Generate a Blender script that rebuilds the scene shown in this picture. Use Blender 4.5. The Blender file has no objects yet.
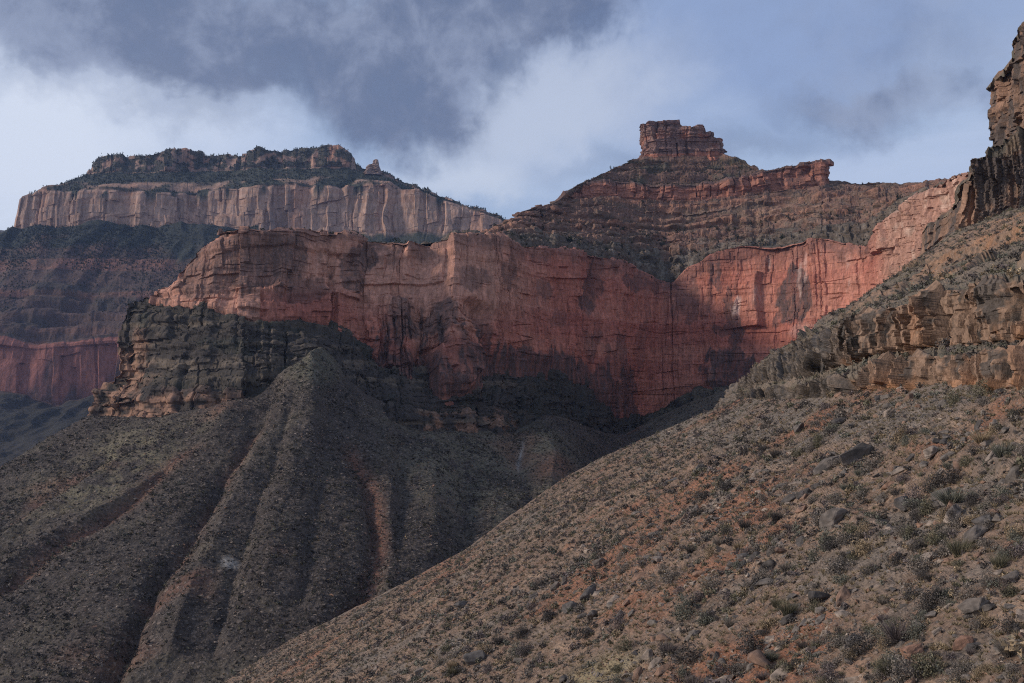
import bpy, bmesh, math, random
import numpy as np
from mathutils import Vector, Matrix

SC = bpy.context.scene
COL = SC.collection
rng = np.random.default_rng(7)
random.seed(7)
R = math.radians

# ------------------------------------------------------------------ camera
F_PX, PITCH = 1005.0, R(4.0)
cam_d = bpy.data.cameras.new('camera')
cam_d.sensor_width = 36.0
cam_d.lens = 36.0 * F_PX / 1024.0
cam_d.clip_start, cam_d.clip_end = 0.5, 60000.0
cam = bpy.data.objects.new('camera', cam_d)
COL.objects.link(cam)
cam.location = (0, 0, 0)
cam.rotation_euler = (R(90) + PITCH, 0, 0)
SC.camera = cam

# ------------------------------------------------------------------ light
SC.view_settings.view_transform = 'Standard'
SC.view_settings.look = 'None'
SC.view_settings.gamma = 1.0
SC.view_settings.use_curve_mapping = False
SC.view_settings.exposure = 0.20
SC.cycles.use_denoising = False
SC.cycles.filter_width = 1.1
SC.cycles.max_bounces = 5
SC.cycles.diffuse_bounces = 2
SC.cycles.volume_bounces = 1
SC.cycles.transparent_max_bounces = 8

SUN_DIR = Vector((-0.91, -0.07, 0.42)).normalized()      # towards the sun: left
sun_el = math.asin(SUN_DIR.z)
sun_d = bpy.data.lights.new('sun', 'SUN')
sun_d.energy = 2.7
sun_d.angle = R(10)
sun_d.color = (1.0, 0.89, 0.78)
sun = bpy.data.objects.new('sun', sun_d)
COL.objects.link(sun)
sun.rotation_euler = (-SUN_DIR).to_track_quat('-Z', 'Y').to_euler()

W = bpy.data.worlds.new('World')
SC.world = W
W.use_nodes = True


class NT:
    """small helper to wire node trees"""
    def __init__(self, tree):
        self.t = tree
        self.n = tree.nodes
        self.n.clear()

    def node(self, kind, **kw):
        nd = self.n.new(kind)
        ins = kw.pop('ins', {})
        for k, v in kw.items():
            setattr(nd, k, v)
        for k, v in ins.items():
            self.put(nd.inputs[k], v)
        return nd

    def put(self, sock, v):
        if isinstance(v, bpy.types.NodeSocket):
            self.t.links.new(v, sock)
        else:
            sock.default_value = v

    def math(self, op, a, b=0.0, c=0.0, clamp=False):
        nd = self.node('ShaderNodeMath', operation=op, use_clamp=clamp)
        for i, v in enumerate((a, b, c)):
            self.put(nd.inputs[i], v)
        return nd.outputs[0]

    def vmath(self, op, a, b=(0, 0, 0), s=None):
        nd = self.node('ShaderNodeVectorMath', operation=op)
        self.put(nd.inputs[0], a)
        self.put(nd.inputs[1], b)
        if s is not None:
            self.put(nd.inputs['Scale'], s)
        return nd.outputs['Value'] if op in ('LENGTH', 'DOT_PRODUCT') else nd.outputs[0]

    def mix(self, f, a, b, mode='MIX'):
        nd = self.node('ShaderNodeMix', data_type='RGBA', blend_type=mode)
        self.put(nd.inputs[0], f)
        self.put(nd.inputs[6], a)
        self.put(nd.inputs[7], b)
        return nd.outputs[2]

    def noise(self, vec, scale, detail=4.0, rough=0.55, dist=0.0):
        nd = self.node('ShaderNodeTexNoise', ins={'Vector': vec, 'Scale': scale, 'Detail': detail,
                                                  'Roughness': rough, 'Distortion': dist})
        return nd.outputs['Fac'], nd.outputs['Color']

    def ramp(self, v, a, b, lo=0.0, hi=1.0):
        nd = self.node('ShaderNodeMapRange', interpolation_type='SMOOTHSTEP',
                       ins={'Value': v, 'From Min': a, 'From Max': b, 'To Min': lo, 'To Max': hi})
        return nd.outputs[0]


def c4(c, k=1.0):
    return (c[0] * k, c[1] * k, c[2] * k, 1.0)


def build_sky():
    g = NT(W.node_tree)
    sky = g.node('ShaderNodeTexSky', sky_type='NISHITA')
    sky.sun_disc = False
    sky.sun_elevation = sun_el
    sky.sun_rotation = math.atan2(SUN_DIR.x, SUN_DIR.y)
    sky.altitude = 1200
    co = g.node('ShaderNodeTexCoord').outputs['Generated']
    sep = g.node('ShaderNodeSeparateXYZ', ins={0: co})
    x, y, z = sep.outputs
    az = g.math('ARCTAN2', x, y)
    el = g.math('ARCSINE', z)
    ae = g.node('ShaderNodeCombineXYZ', ins={0: az, 1: el, 2: 0.0}).outputs[0]
    # cloud-deck plane coordinates, so the clouds flatten towards the horizon
    den = g.math('ADD', g.math('MAXIMUM', z, 0.0), 0.16)
    deck = g.node('ShaderNodeCombineXYZ', ins={0: g.math('DIVIDE', x, den), 1: g.math('DIVIDE', y, den), 2: 0.3}).outputs[0]
    nf, nc = g.noise(deck, 1.3, 7.0, 0.58, 0.3)
    nf2, nc2 = g.noise(ae, 5.5, 6.0, 0.6, 0.2)
    nf3, nc3 = g.noise(ae, 17.0, 6.0, 0.6, 0.3)
    wob = g.vmath('SCALE', g.vmath('SUBTRACT', nc2, (0.5, 0.5, 0.5)), s=0.20)
    wob = g.vmath('ADD', wob, g.vmath('SCALE', g.vmath('SUBTRACT', nc3, (0.5, 0.5, 0.5)), s=0.055))
    aew = g.vmath('ADD', ae, wob)

    def blob(px, py, sx, sy, rot, soft_in=0.2, soft_out=1.0):
        u, v = (px - 512) / F_PX, (341.5 - py) / F_PX
        a0, e0 = math.atan(u), math.atan(v) + PITCH
        mp = g.node('ShaderNodeMapping', vector_type='TEXTURE')
        g.put(mp.inputs['Vector'], aew)
        mp.inputs['Location'].default_value = (a0, e0, 0)
        mp.inputs['Rotation'].default_value = (0, 0, R(rot))
        mp.inputs['Scale'].default_value = (sx / F_PX, sy / F_PX, 1)
        return g.ramp(g.vmath('LENGTH', mp.outputs[0]), soft_in, soft_out, 1.0, 0.0)

    K = 9.3
    pale = g.mix(nf, c4((0.33, 0.44, 0.66), K), c4((0.50, 0.58, 0.74), K))
    base = g.mix(g.ramp(nf, 0.42, 0.68), sky.outputs[0], pale)
    base = g.mix(0.72, base, pale)
    # blue-grey veil high up on the right, bright gap low on the left and in the middle
    base = g.mix(g.math('MULTIPLY', blob(780, 20, 430, 170, 5), 0.8), base, c4((0.25, 0.34, 0.56), K))
    base = g.mix(g.math('MULTIPLY', blob(20, 190, 260, 130, 8), 0.9), base, c4((0.66, 0.72, 0.84), K))
    base = g.mix(g.math('MULTIPLY', blob(540, 110, 210, 85, 22), 0.75), base, c4((0.52, 0.58, 0.71), K))
    base = g.mix(g.math('MULTIPLY', blob(470, 185, 110, 40, 0), 0.6), base, c4((0.58, 0.64, 0.76), K))
    # dark cloud masses
    dark = g.mix(g.ramp(g.math('ADD', g.math('MULTIPLY', nf2, 0.6), g.math('MULTIPLY', nf3, 0.4)), 0.38, 0.62), c4((0.075, 0.108, 0.205), K), c4((0.27, 0.32, 0.45), K))
    d1 = blob(250, 50, 420, 92, 2, 0.5, 1.0)
    d2 = blob(380, 95, 165, 88, 0, 0.4, 1.0)
    d3 = blob(510, 15, 180, 66, 12, 0.4, 1.0)
    d4 = blob(895, 120, 165, 48, -4, 0.1, 1.0)
    d5 = blob(150, 120, 260, 46, -3, 0.1, 1.0)
    d6 = blob(700, 160, 220, 30, 4, 0.1, 1.0)
    gap = blob(545, 95, 175, 48, 36, 0.2, 1.0)
    d7 = blob(850, 55, 330, 105, -6, 0.1, 1.0)
    d7 = g.math('MULTIPLY', d7, g.ramp(g.math('ADD', g.math('MULTIPLY', nf, 0.5), g.math('MULTIPLY', nf2, 0.5)), 0.42, 0.62, 0.0, 0.62))
    top = g.ramp(el, R(24), R(40), 0.0, 0.55)
    dm = g.math('MAXIMUM', g.math('MAXIMUM', d1, d2), d3)
    dm = g.math('MAXIMUM', dm, g.math('MULTIPLY', d4, 0.85))
    dm = g.math('MAXIMUM', dm, d7)
    dm = g.math('MAXIMUM', dm, g.math('MULTIPLY', d5, 0.45))
    dm = g.math('MAXIMUM', dm, g.math('MULTIPLY', d6, 0.35))
    dm = g.math('MULTIPLY', dm, g.math('SUBTRACT', 1.0, g.math('MULTIPLY', gap, 0.75)))
    dm = g.math('MAXIMUM', dm, top)
    dm = g.math('MULTIPLY', dm, g.ramp(g.math('ADD', g.math('MULTIPLY', nf2, 0.6), g.math('MULTIPLY', nf3, 0.4)), 0.30, 0.52, 0.55, 0.97))
    colr = g.mix(dm, base, dark)
    bg = g.node('ShaderNodeBackground', ins={'Color': colr, 'Strength': 0.1})
    out = g.node('ShaderNodeOutputWorld', ins={'Surface': bg.outputs[0]})


build_sky()

# ------------------------------------------------------------------ helpers: pixels, noise
CP, SP = math.cos(PITCH), math.sin(PITCH)


def unp(px, py, D):
    """points at forward distance D (metres along +Y) on the view rays of pixels"""
    px, py, D = np.broadcast_arrays(np.asarray(px, float), np.asarray(py, float), np.asarray(D, float))
    u, v = (px - 512.0) / F_PX, (341.5 - py) / F_PX
    dy = CP - v * SP
    dz = SP + v * CP
    s = D / dy
    return np.stack([u * s, D, dz * s], -1)


def proj(P):
    x, y, z = P[..., 0], P[..., 1], P[..., 2]
    f = y * CP + z * SP
    f = np.where(f < 1.0, 1.0, f)
    v = (-y * SP + z * CP) / f
    return 512 + F_PX * x / f, 341.5 - F_PX * v


_PERM = np.random.default_rng(3).permutation(256).astype(np.int32)
_PERM = np.concatenate([_PERM, _PERM, _PERM])
_G = np.random.default_rng(4).normal(size=(256, 3)).astype(np.float32)
_G /= np.linalg.norm(_G, axis=1)[:, None]


def perlin(Q):
    shp = Q.shape[:-1]
    Q = Q.reshape(-1, 3).astype(np.float32)
    out = np.empty(len(Q), np.float32)
    CH = 200000
    for a in range(0, len(Q), CH):
        q = Q[a:a + CH]
        i = np.floor(q)
        f = q - i
        i = i.astype(np.int32) & 255
        w = f * f * f * (f * (f * 6 - 15) + 10)
        acc = 0
        for dx in (0, 1):
            wx = w[:, 0] if dx else 1 - w[:, 0]
            hx = _PERM[i[:, 0] + dx]
            for dy in (0, 1):
                wy = wx * (w[:, 1] if dy else 1 - w[:, 1])
                hy = _PERM[hx + i[:, 1] + dy]
                for dz in (0, 1):
                    h = _PERM[hy + i[:, 2] + dz]
                    g = _G[h]
                    dot = g[:, 0] * (f[:, 0] - dx) + g[:, 1] * (f[:, 1] - dy) + g[:, 2] * (f[:, 2] - dz)
                    acc = acc + dot * wy * (w[:, 2] if dz else 1 - w[:, 2])
        out[a:a + CH] = acc
    return (out * 1.5).reshape(shp)


def fbm(P, wl, octs=4, gain=0.5, lac=2.03, off=0.0, ridged=False):
    """fractal noise, wl = wavelength in metres (number or one per axis), about -1..1"""
    Q = P / np.asarray(wl, float) + np.array([0.417, 0.283, 0.361]) + off
    s, amp, tot = 0, 1.0, 0.0
    for k in range(octs):
        n = perlin(Q * lac ** k + 17.3 * k)
        if ridged:
            n = 1 - 2 * np.abs(n)
        s = s + amp * n
        tot += amp
        amp *= gain
    return s / tot


def h01(*ks):
    """hash integer arrays to 0..1"""
    h = 0
    for n, k in enumerate(ks):
        h = _PERM[(h + (np.asarray(k).astype(np.int64) * (1 + 2 * n))) & 255]
    return (h + _PERM[(h * 3 + 11) & 255] / 256.0) / 256.0


def blocks(a, z, wa, hz, seed=0, warp=0.0):
    """masonry-like blocks along a (m) and up z (m): a random value per block, broken in layers"""
    zz = z / hz + warp
    k = np.floor(zz + 0.35 * np.sin(a / (wa * 5.1) + seed))
    col = np.floor(a / wa * (0.7 + 0.6 * h01(k, k * 0 + seed)) + 7 * h01(k, k * 0 + seed + 5))
    return h01(k, col, k * 0 + seed + 9)


def facets(a, z, w, hz, seed=0):
    """broken planes along a cliff: straight pieces between random depths, with sharp corners, shifting from bed to bed"""
    k = np.floor(z / hz + 0.5 * np.sin(a / (w * 6.3) + seed) + seed)
    x = a / w + 0.35 * np.sin(a / (w * 2.7) + seed * 2.1) + 0.5 * h01(k, k * 0 + seed)
    i = np.floor(x)
    f = x - i
    va = 0.65 * h01(i, i * 0 + seed + 3) + 0.35 * h01(i, k, i * 0 + seed + 5)
    vb = 0.65 * h01(i + 1, i * 0 + seed + 3) + 0.35 * h01(i + 1, k, i * 0 + seed + 5)
    jump = (h01(i, k, i * 0 + seed + 7) > 0.42) * 1.0
    return 1.9 * ((va + (vb - va) * np.where(jump > 0, sstep(f, 0.86 if seed < 30 else 0.985, 1.0), f)) - 0.5)


def clefts(a, z, w, width, hz, seed=0, share=0.5):
    """open vertical joints: 1 in the joint, 0 on the face"""
    k = np.floor(z / hz + 0.6 * np.sin(a / (w * 4.1) + seed))
    x = a / w + 0.35 * np.sin(a / (w * 3.3) + seed) + 0.05 * np.sin(z / (w * 0.6) + seed)
    i = np.round(x)
    on = (h01(i, i * 0 + seed + 2) < share) * (h01(i, k, i * 0 + seed + 4) < 0.8)
    return on * (0.35 + 0.65 * h01(i, k, i * 0 + seed + 6)) * (1 - sstep(np.abs(x - i) * w, width * 0.2, width * (0.5 + 0.9 * h01(i, i * 0 + seed + 8))))


def arc(P):
    """length along a cliff at every vertex: measured on its middle row, the same up and down each plumb line"""
    mrow = P[len(P) // 2]
    L = np.concatenate([[0], np.cumsum(np.linalg.norm(np.diff(mrow, axis=0), axis=1))])
    az = np.maximum.accumulate(np.arctan2(mrow[:, 0], mrow[:, 1])) + np.arange(len(L)) * 1e-9
    raw = np.arctan2(mrow[:, 0], mrow[:, 1])
    j0 = int(np.argmin(raw))
    j1 = int(np.argmax(raw))
    a = np.arctan2(P[..., 0], P[..., 1])
    D = np.hypot(P[..., 0], P[..., 1])
    out = np.interp(a, az[j0:j1 + 1], L[j0:j1 + 1])
    out = out + np.minimum(a - az[j0], 0) * D + np.maximum(a - az[j1], 0) * D
    wrap = np.zeros(len(L))
    wrap[:j0] = L[:j0] - L[j0]
    wrap[j1:] = L[j1:] - L[j1]
    return out + wrap


def sstep(x, a, b):
    t = np.clip((x - a) / (b - a), 0, 1)
    return t * t * (3 - 2 * t)


def lerp(a, b, t):
    return a + (b - a) * t


def mixc(c, col, w):
    return c + (np.asarray(col, float) - c) * np.asarray(w)[..., None]


def ell(px, py, cx, cy, rx, ry, soft=0.5, rot=0.0):
    dx, dy = px - cx, py - cy
    a = R(rot)
    ex = (dx * math.cos(a) + dy * math.sin(a)) / rx
    ey = (-dx * math.sin(a) + dy * math.cos(a)) / ry
    return 1 - sstep(np.hypot(ex, ey), 1 - soft, 1 + soft)


# ------------------------------------------------------------------ helpers: meshes, tags
def tag(o, label=None, cat=None, group=None, kind=None):
    for k, v in (('label', label), ('category', cat), ('group', group), ('kind', kind)):
        if v:
            o[k] = v
    return o


def link(name, me, parent=None):
    o = bpy.data.objects.new(name, me)
    COL.objects.link(o)
    if parent:
        o.parent = parent
    return o


def raw_mesh(name, V, Fc, mat, color=None, smooth=False):
    """V (n,3), Fc (m,k) faces all of k corners"""
    me = bpy.data.meshes.new(name)
    V = np.ascontiguousarray(V, np.float32)
    Fc = np.ascontiguousarray(Fc, np.int32)
    me.vertices.add(len(V))
    me.vertices.foreach_set('co', V.ravel())
    k = Fc.shape[1]
    me.loops.add(Fc.size)
    me.loops.foreach_set('vertex_index', Fc.ravel())
    me.polygons.add(len(Fc))
    me.polygons.foreach_set('loop_start', np.arange(0, Fc.size, k, dtype=np.int32))
    me.polygons.foreach_set('loop_total', np.full(len(Fc), k, np.int32))
    me.polygons.foreach_set('use_smooth', np.full(len(Fc), smooth, bool))
    if color is not None:
        at = me.attributes.new('tint', 'FLOAT_COLOR', 'POINT')
        c = np.ones((len(V), 4), np.float32)
        c[:, :3] = color
        at.data.foreach_set('color', c.ravel())
    me.materials.append(mat)
    me.update(calc_edges=True)
    return me


def grid_faces(m, n):
    i = np.arange(m * n).reshape(m, n)
    return np.stack([i[:-1, :-1], i[1:, :-1], i[1:, 1:], i[:-1, 1:]], -1).reshape(-1, 4)


def normals(P):
    du = np.gradient(P, axis=1)
    dv = np.gradient(P, axis=0)
    N = np.cross(dv, du)
    N /= np.linalg.norm(N, axis=-1)[..., None] + 1e-9
    return N


def blur(a, n, axis=0):
    """box-blur n wide along an axis, edges held"""
    if n < 2:
        return a
    pad = [(0, 0)] * a.ndim
    pad[axis] = (n // 2 + 1, n - n // 2 - 1)
    c = np.cumsum(np.pad(a, pad, mode='edge'), axis=axis)
    hi = np.take(c, np.arange(n, c.shape[axis]), axis=axis)
    lo = np.take(c, np.arange(0, c.shape[axis] - n), axis=axis)
    return (hi - lo) / n


def row(pts, n, smooth=0.012):
    """a contour line given as (px, py, D): n world points, evenly spread over px"""
    p = np.array(pts, float)
    x = np.linspace(p[0, 0], p[-1, 0], n)
    k = max(1, int(n * smooth))
    py = np.interp(x, p[:, 0], p[:, 1])
    D = np.interp(x, p[:, 0], p[:, 2])
    py = blur(py, k)
    D = blur(blur(D, 4 * k), 4 * k)
    return unp(x, py, D)


def loft(rows, segs, left=None, right=None):
    """surface through contour rows, top to bottom. segs: one (subdivisions, cliffness, steps) per gap.
    left/right: (vector, columns): the surface carried on round the corner by that vector"""
    ext = []
    for r in rows:
        parts = [r]
        if left is not None:
            vec, k = left
            t = np.linspace(1, 0, k, endpoint=False)[:, None]
            parts.insert(0, r[0] + t * np.asarray(vec, float))
        if right is not None:
            vec, k = right
            t = np.linspace(0, 1, k + 1)[1:, None]
            parts.append(r[-1] + t * np.asarray(vec, float))
        ext.append(np.concatenate(parts))
    P, C, S = [], [], []
    n = len(ext[0])
    xs = np.arange(n)
    for i, (k, cl, steps) in enumerate(segs):
        t = np.linspace(0, 1, k, endpoint=(i == len(segs) - 1))[:, None]
        tz = np.repeat(t, n, 1)
        if steps:
            ph = 0.55 * np.interp(xs, np.arange(0, n + 60, 60), rng.random(len(np.arange(0, n + 60, 60))))
            ph = ph * np.sin(np.pi * t)
            q = tz * steps + ph
            f = q - np.floor(q)
            f = np.clip((f - 0.5) / 0.22 + 0.5, 0, 1) * 0.8 + f * 0.2
            tz = np.clip((np.floor(q) + f - ph) / steps, 0, 1)
        a, b = ext[i][None], ext[i + 1][None]
        seg = a + (b - a) * t[..., None]
        seg[..., 2] = a[..., 2] + (b[..., 2] - a[..., 2]) * tz
        P.append(seg)
        C.append(np.full((k, n), float(cl)))
        S.append(i + np.repeat(t, n, 1))
    return np.concatenate(P), np.concatenate(C), np.concatenate(S)


def grid_object(name, P, color, mat, label, cat, kind='structure'):
    m, n = P.shape[:2]
    me = raw_mesh(name, P.reshape(-1, 3), grid_faces(m, n), mat, color.reshape(-1, 3))
    o = link(name, me)
    tag(o, label, cat, None, kind)
    return o


# ------------------------------------------------------------------ materials
def surface_mat(name, fine, mid, amount=0.45, bump=0.5, bump_dist=0.5, rough=0.95, streak=1.0, pebble=0.0):
    """tinted rock or soil: the mesh's own colour, broken by grain at two sizes and roughened by bump"""
    m = bpy.data.materials.new(name)
    m.use_nodes = True
    g = NT(m.node_tree)
    at = g.node('ShaderNodeAttribute', attribute_name='tint').outputs['Color']
    co = g.node('ShaderNodeTexCoord').outputs['Object']
    cs = g.vmath('MULTIPLY', co, (1, 1, streak))
    n1, _ = g.noise(cs, 1.0 / fine, 5, 0.65)
    n2, c2 = g.noise(cs, 1.0 / mid, 5, 0.6, 0.3)
    v = g.math('ADD', g.math('MULTIPLY', n1, 0.6), g.math('MULTIPLY', n2, 0.4))
    k = g.ramp(v, 0.32, 0.68, 1 - amount, 1 + amount)
    col = g.mix(1.0, at, g.node('ShaderNodeCombineXYZ', ins={0: k, 1: k, 2: k}).outputs[0], 'MULTIPLY')
    if pebble:
        for sz, amt in ((pebble, 0.75), (pebble * 2.7, 0.55)):
            vo = g.node('ShaderNodeTexVoronoi', ins={'Vector': g.vmath('ADD', co, g.vmath('SCALE', c2, s=sz * 1.5)), 'Scale': 1.0 / sz})
            rnd = g.node('ShaderNodeSeparateColor', ins={0: vo.outputs['Color']})
            inside = g.ramp(vo.outputs['Distance'], 0.30, 0.42, 1.0, 0.0)
            pick = g.math('MULTIPLY', inside, g.math('MULTIPLY', g.ramp(rnd.outputs[0], 0.5, 0.55), amt))
            tone = g.mix(rnd.outputs[1], (0.08, 0.07, 0.062, 1), (0.27, 0.21, 0.17, 1))
            col = g.mix(pick, col, tone)
            v = g.math('ADD', v, g.math('MULTIPLY', pick, 0.5))
    b = g.node('ShaderNodeBump', ins={'Strength': bump, 'Distance': bump_dist, 'Height': v})
    p = g.node('ShaderNodeBsdfPrincipled', ins={'Base Color': col, 'Roughness': rough, 'Normal': b.outputs[0]})
    p.inputs['Specular IOR Level'].default_value = 0.15
    g.node('ShaderNodeOutputMaterial', ins={'Surface': p.outputs[0]})
    return m


M_HILL = surface_mat('stony soil', 0.35, 2.2, 0.5, 0.9, 0.25, pebble=0.22)
M_LEDGE = surface_mat('weathered limestone', 0.5, 3.0, 0.4, 0.9, 0.4, streak=0.6)
M_TALUS = surface_mat('scree and scrub soil', 2.2, 14.0, 0.55, 0.9, 2.0, pebble=1.3)
M_WALL = surface_mat('red limestone', 3.0, 16.0, 0.32, 0.8, 2.0, streak=0.35)
M_BUTTE = surface_mat('red sandstone slope', 3.5, 18.0, 0.45, 0.8, 2.0)
M_MESA = surface_mat('pale cliff rock', 9.0, 40.0, 0.35, 0.8, 6.0, streak=0.4)


def leaf_mat(name, attr=True, col=(0.1, 0.1, 0.08), var=0.35):
    m = bpy.data.materials.new(name)
    m.use_nodes = True
    g = NT(m.node_tree)
    if attr:
        base = g.node('ShaderNodeAttribute', attribute_name='tint').outputs['Color']
        r = g.node('ShaderNodeNewGeometry').outputs['Random Per Island']
    else:
        base = c4(col)
        r = g.node('ShaderNodeNewGeometry').outputs['Random Per Island']
        r2 = g.node('ShaderNodeObjectInfo').outputs['Random']
        r = g.math('ADD', g.math('MULTIPLY', r, 0.6), g.math('MULTIPLY', r2, 0.4))
    k = g.ramp(r, 0, 1, 1 - var, 1 + var)
    colr = g.mix(1.0, base, g.node('ShaderNodeCombineXYZ', ins={0: k, 1: k, 2: k}).outputs[0], 'MULTIPLY')
    p = g.node('ShaderNodeBsdfPrincipled', ins={'Base Color': colr, 'Roughness': 0.9})
    p.inputs['Specular IOR Level'].default_value = 0.1
    g.node('ShaderNodeOutputMaterial', ins={'Surface': p.outputs[0]})
    return m


M_SCRUB = leaf_mat('scrub leaves')
M_STONE = surface_mat('loose stone', 0.25, 0.9, 0.4, 0.8, 0.08)

# ------------------------------------------------------------------ base ground
gm = raw_mesh('ground', np.array([[-6500, -600, -640], [6500, -600, -640], [6500, 8200, -640], [-6500, 8200, -640]]),
              np.array([[0, 1, 2, 3]]), M_TALUS, np.array([[0.11, 0.09, 0.075]] * 4))
tag(link('ground', gm), 'canyon floor far below all the cliffs', 'ground', kind='structure')

# ------------------------------------------------------------------ far mesa
def rockface(P, N, C, scale, amp, vert=3.0, blk=True, seed=0.0):
    """push a surface in and out: broad bays, ribs that run down the face, beds, blocks"""
    A = P * np.array([1, 1, 1 / vert])
    d = 0.9 * fbm(A, 9 * scale, 3, off=seed) + 0.55 * fbm(A, 3 * scale, 3, off=seed + 3, ridged=True)
    d += 0.25 * fbm(A, 1.0 * scale, 3, off=seed + 7)
    if blk:
        a = arc(P) + 0.5 * scale * fbm(P, 4 * scale, 2, off=seed + 5)
        z = P[..., 2] + 0.5 * scale * fbm(P, 14 * scale, 2, off=seed + 6)
        d += 1.0 * facets(a, z, 1.5 * scale, 6 * scale, 1) + 0.5 * facets(a, z, 0.6 * scale, 2.5 * scale, 2)
        d -= 0.8 * clefts(a, z, 1.9 * scale, 0.2 * scale, 3 * scale, 3, 0.35)
    return d * amp


def strata(P, thick, seed=0, warp=1.0):
    """a value 0..1 per bed, with uneven thickness"""
    z = P[..., 2] + warp * thick * fbm(P, thick * 14, 2, off=seed + 2)
    n = 512
    t = np.arange(n)
    tab = np.random.default_rng(100 + seed).random(n)
    x = (z / thick) % (n - 1)
    i = x.astype(int)
    f = sstep(x - i, 0.3, 0.7)
    return tab[i] * (1 - f) + tab[i + 1] * f


def mesa():
    n = 1100
    skyline = [(104, 158, 4330), (112, 156, 4300), (130, 156, 4280), (150, 154, 4270), (165, 152, 4270), (185, 151, 4270), (202, 153, 4280),
               (206, 158, 4330), (222, 156, 4330), (240, 155, 4300), (256, 150, 4260), (281, 151, 4260), (300, 149, 4250), (338, 147, 4230),
               (348, 154, 4230), (353, 164, 4240), (364, 168, 4240), (372, 170, 4230), (384, 172, 4220), (395, 178, 4200), (416, 187, 4170), (428, 192, 4150), (455, 202, 4120),
               (480, 211, 4090), (497, 214, 4060), (506, 222, 4050), (540, 245, 4040)]
    capbase = [(88, 174, 4290), (120, 172, 4250), (160, 172, 4235), (205, 172, 4260), (256, 168, 4220), (300, 168, 4210), (345, 168, 4205), (356, 170, 4210), (372, 172, 4210), (384, 174, 4205),
               (395, 180, 4185), (416, 189, 4155), (428, 194, 4140), (455, 204, 4110), (480, 213, 4085), (497, 216, 4055), (506, 224, 4045), (540, 247, 4035)]
    ctop = [(24, 198, 4150), (40, 191, 4120), (60, 192, 4105), (100, 192, 4090), (150, 193, 4085), (195, 196, 4140), (215, 190, 4100), (250, 188, 4075),
            (300, 187, 4070), (335, 188, 4070), (340, 190, 4100), (350, 186, 4060), (385, 184, 4050), (392, 190, 4085), (400, 189, 4050), (420, 190, 4040), (428, 195, 4040),
            (455, 206, 4035), (480, 215, 4030), (497, 218, 4025), (506, 226, 4020), (540, 249, 4010)]
    cbase = [(14, 240, 4120), (40, 236, 4085), (100, 234, 4050), (150, 236, 4045), (195, 240, 4095), (215, 238, 4060), (250, 236, 4035), (335, 234, 4030), (340, 234, 4050), (385, 232, 4010),
             (392, 232, 4040), (420, 232, 4005), (480, 236, 4000), (540, 256, 3990)]
    below = [(8, 300, 3900), (540, 300, 3800)]
    rs = [row(r, n, 0.004) for r in (skyline, capbase, ctop, cbase, below)]
    back = rs[0] + np.array([30, 900, -10])
    P, C, S = loft([back] + rs, [(30, 0, 0), (60, 1, 0), (70, 0.12, 0), (130, 1, 0), (30, 0, 0)],
                   left=((190, 1500, 0), 60))
    N = normals(P)
    # bays and ribs, an upper row of small cliffs, forest slope between
    Cs = blur(blur(C, 7, 0), 7, 0)
    d = Cs * (rockface(P, N, C, 38, 15, 4.0, seed=1.0) + 9 * facets(arc(P), P[..., 2], 22, 60, 9))
    d += (1 - Cs) * 8 * fbm(P, 90, 4, off=5)
    d += sstep(S, 2.55, 2.8) * (1 - sstep(S, 2.93, 3.0)) * 14 * sstep(fbm(P, (160, 160, 900), 2, off=8), -0.2, 0.25)
    d *= np.clip((S - 0.2) / 0.8, 0, 1)
    P = P + N * d[..., None]
    P[..., 2] += ((S < 1.02) * (S > 0.3)) * (6 * (blocks(P[..., 0], P[..., 0] * 0, 45, 30, 4) - 0.6) + 5 * fbm(P, 60, 3, off=12))
    px, py = proj(P)
    b = strata(P, 14, 5, 0.6)
    col = np.empty(P.shape)
    col[:] = (0.33, 0.198, 0.142)
    col = mixc(col, (0.38, 0.26, 0.20), 0.6 * b)
    fl = fbm(P * np.array([1, 1, 0.1]), 26, 4, off=27, gain=0.65)
    col = col * (1 + 0.55 * fl)[..., None]
    col = mixc(col, (0.13, 0.085, 0.07), 0.6 * (S < 2.05) * sstep(fbm(P, 60, 3, off=35), -0.25, 0.15))
    A = P * np.array([1, 1, 0.12])
    st = sstep(fbm(A, 70, 4, off=21), 0.0, 0.45)
    col = mixc(col, (0.17, 0.12, 0.105), 0.7 * st)
    col = mixc(col, (0.44, 0.21, 0.13), 0.5 * sstep(fbm(A, 110, 3, off=25), 0.05, 0.5))
    w = 1 - sstep(Cs + 0.35 * fbm(P, 55, 3, off=37), 0.2, 0.5)
    rp = sstep(S, 2.45, 2.6) * (1 - sstep(S, 2.86, 2.97)) * sstep(fbm(P, (170, 170, 900), 3, off=8), -0.1, 0.12)
    w = w * (1 - 0.9 * rp)
    chute = sstep(fbm(P * np.array([1, 1, 0.15]), 80, 3, off=39), 0.1, 0.25) * (1 - sstep(S, 3.0, 3.35)) * (S > 2.9)
    w = np.maximum(w, chute)
    w = np.maximum(w, 0.9 * (S < 2) * sstep(fbm(P, 45, 3, off=31), -0.2, 0.0))
    soil = np.array([0.055, 0.058, 0.045])
    col = mixc(col, soil, w)
    o = grid_object('mesa', P, col, M_MESA, 'long flat-topped mesa with a pale banded cliff on the left skyline', 'mesa')
    return P, N, S, w


MESA = mesa()


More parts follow.
